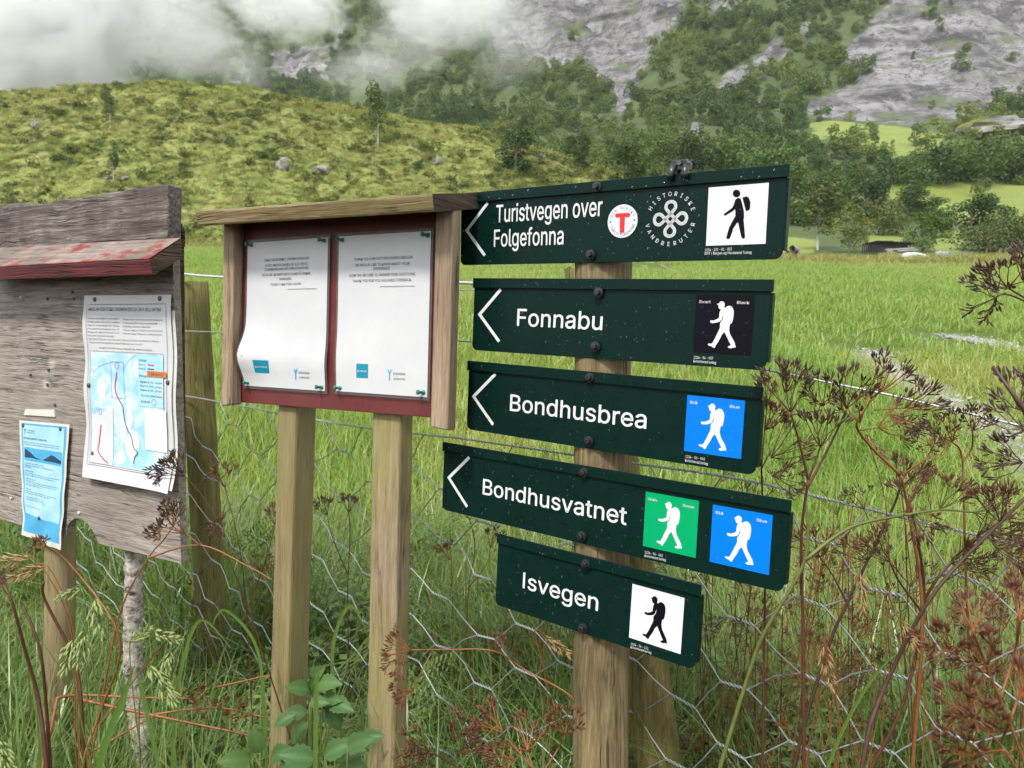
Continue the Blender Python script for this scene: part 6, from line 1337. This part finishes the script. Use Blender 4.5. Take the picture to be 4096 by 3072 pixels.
def leafy(label, depth, root, leaves, seed, scale=1.0):
    rng = np.random.default_rng(seed); foot = at_y(*root, depth); foot[2] = -.02; e = empty('ground_elder', foot, label, 'leafy plant', 'ground elder plants at the post feet'); st = MB()
    c = at_y(root[0], root[1], depth) - np.array([0, 0, .10])
    for px_, py_, an, sz in leaves:
        p = at_y(px_, py_, depth + rng.uniform(-.05, .05)); st.tube(catmull([foot, (foot + p) / 2 + np.array([0, 0, .06]), p], 5), .0012, 5)
        o = link('leaf', LM[int(rng.integers(0, 3))], e); d = Vector((math.cos(math.radians(an)), -.35 + rng.uniform(-.3, .3), math.sin(math.radians(an)))).normalized(); nrm = Vector((rng.uniform(-.3, .3), -.75, .75)); nrm = (nrm - d * nrm.dot(d)).normalized(); xx = d.cross(nrm).normalized()
        k = sz * scale; o.matrix_local = Matrix(((xx.x * k, d.x * k, nrm.x * k, p[0] - foot[0]), (xx.y * k, d.y * k, nrm.y * k, p[1] - foot[1]), (xx.z * k, d.z * k, nrm.z * k, p[2] - foot[2]), (0, 0, 0, 1)))
    st.build('stem', M_['stalk_g'], e, True, 0, foot)
leafy('ground elder with large toothed leaves before the left notice board post', 1.28, (1230, 3050), [(1250, 2720, 55, 1.0), (1270, 2735, 15, 1.1), (1235, 2760, 150, 1.0), (1240, 2770, 70, .9), (1290, 2800, 20, 1.0), (1320, 2810, 0, 1.1), (1310, 2820, -60, 1.2), (1225, 2850, 175, 1.0), (1180, 2860, 200, .9), (1230, 2890, 230, 1.1), (1280, 2850, -20, .9), (1240, 2810, 10, .8)], 1)
leafy('low ground elder leaves at the bottom between the notice board posts', 1.08, (1330, 3150), [(1300, 3020, 30, 1.1), (1340, 3000, 10, 1.2), (1260, 3040, 160, 1.2), (1390, 2990, 35, 1.1), (1360, 3060, -10, 1.1), (1220, 3060, 190, 1.0), (1440, 2960, 20, .9), (1180, 3030, 150, .9)], 2)
leafy('low broad leaves at the bottom left of the left notice board post', 1.15, (1050, 3180), [(1040, 3010, 100, 1.0), (1090, 3030, 40, 1.0), (1000, 3040, 160, 1.1), (1120, 3060, 10, .9), (980, 3060, 200, .9)], 3)

# ---- a few broad single grass blades close to the lens
def big_blade(label, P, depth, w, tint, seed):
    Q = [np.array(at_y(x, y, depth)) for x, y in P]; foot = Q[0] + (Q[0] - Q[1]) * 1.6 + np.array([0, .05, 0]); foot[2] = -.02; C = [foot + (Q[0] - foot) * t for t in (0, .2, .4, .6, .8)] + catmull(Q, 7); n_ = len(C); V, Fq = [], []
    for i, c in enumerate(C):
        t = i / (n_ - 1); d = C[min(i + 1, n_ - 1)] - C[max(i - 1, 0)]; s = np.cross(d, [0, 1, .2]); s /= np.linalg.norm(s) + 1e-9; hw = w * .5 * min(1, (1 - t) * 3.5 + .03); V += [c - s * hw - foot, c + np.array([0, .0012, 0]) - foot, c + s * hw - foot]
    for i in range(n_ - 1): Fq += [(3 * i, 3 * i + 1, 3 * i + 4, 3 * i + 3), (3 * i + 1, 3 * i + 2, 3 * i + 5, 3 * i + 4)]
    me = mesh_np('grass_blade', V, Fq, {'shade': np.full(len(V), .55), 'tintv': np.full(len(V), tint)}, M_['verge'], True); o = link('tall_grass', me); o.location = foot; props(o, label, 'grass', 'broad single grass blades')
big_blade('broad grass blade leaning right up to a fold before the birch leg', [(380, 3150), (420, 2980), (490, 2800), (538, 2660)], .72, .007, .0, 1)
big_blade('narrow dark grass blade dropping right from the same fold', [(655, 3150), (610, 2950), (565, 2760), (545, 2670)], .72, .0045, .0, 2)
big_blade('upright grass blade between the two notice board posts', [(1262, 3150), (1262, 2950), (1266, 2760), (1275, 2700)], .95, .006, .05, 3)
big_blade('arching grass blade bending right at the old fence post', [(690, 3000), (720, 2700), (800, 2480), (930, 2600)], 1.15, .006, .05, 4)
big_blade('arching grass blade right of the left notice board post', [(1350, 2900), (1330, 2600), (1400, 2420), (1480, 2560)], 1.5, .008, .1, 5)
big_blade('grass blade curving behind the left notice board post', [(1060, 2950), (1030, 2600), (900, 2440), (840, 2520)], 1.3, .006, .05, 6)
big_blade('long grass blade rising at the lower right netting', [(3280, 3150), (3380, 2900), (3500, 2700), (3600, 2600)], .98, .006, .05, 7)
big_blade('tall arching meadow stalk right of the second sign', [(3340, 2000), (3365, 1550), (3430, 1350), (3560, 1305)], 1.6, .004, .35, 8)

# ---- the uncountable tangle of thin dead stems and seed heads
g = np.random.default_rng(301); st, sd_ = MB(), MB(); st2, sd2 = MB(), MB()
for i in range(84):
    if i < 66: px_, d_ = g.uniform(2750, 4150), g.uniform(.95, 1.75)
    elif i < 76: px_, d_ = g.uniform(1700, 2500), g.uniform(1.35, 2.0)
    else: px_, d_ = g.uniform(750, 1500), g.uniform(1.7, 2.3)
    so_ = (at_y(px_, 2500, d_)[0] - F0[0]) * FN[0] + (d_ - F0[1]) * FN[1]
    if so_ < .02: d_ += .06 - so_
    if px_ < 3000 and so_ < .15: d_ += .2
    top = g.uniform(1950, 2650) if i < 66 else g.uniform(2000, 2700); a = at_y(px_, top, d_); f = np.array([a[0] + g.normal(0, .10), a[1] + g.normal(0, .08), -.02]); m_ = (a + f) / 2 + g.normal(0, .03, 3); A_s, B_s = (st, sd_) if i % 2 else (st2, sd2)
    A_s.tube(catmull([f, m_, a], 5), [.0016] * 6 + [.001] * 5, 5, False)
    for u in range(int(g.integers(2, 5))):
        t = g.uniform(.55, 1.0); b = f + (a - f) * t; dr = np.array([g.normal(0, .6), g.normal(0, .4), g.uniform(.3, 1.0)]); dr /= np.linalg.norm(dr); c = b + dr * g.uniform(.05, .16); A_s.tube([b, (b + c) / 2 + np.array([0, 0, -.01]), c], .0007, 4, False)
        umbel(A_s, B_s, c, dr, g.uniform(.022, .04), g, 7, 5, .006, .8, .001, .00045)
for nm, A_s, B_s, m1, m2, lb in (('weed_tangle', st, sd_, M_['stalk'], M_['seed'], 'tangle of thin red brown dead weed stems behind the netting'), ('weed_tangle', st2, sd2, M_['stalk_o'], M_['seed_r'], 'tangle of thin orange dead weed stems behind the netting')):
    o = A_s.build(nm, m1); props(o, lb, None, None, 'stuff'); p = B_s.build('seed_pods', m2, o, True); p['kind'] = 'stuff'
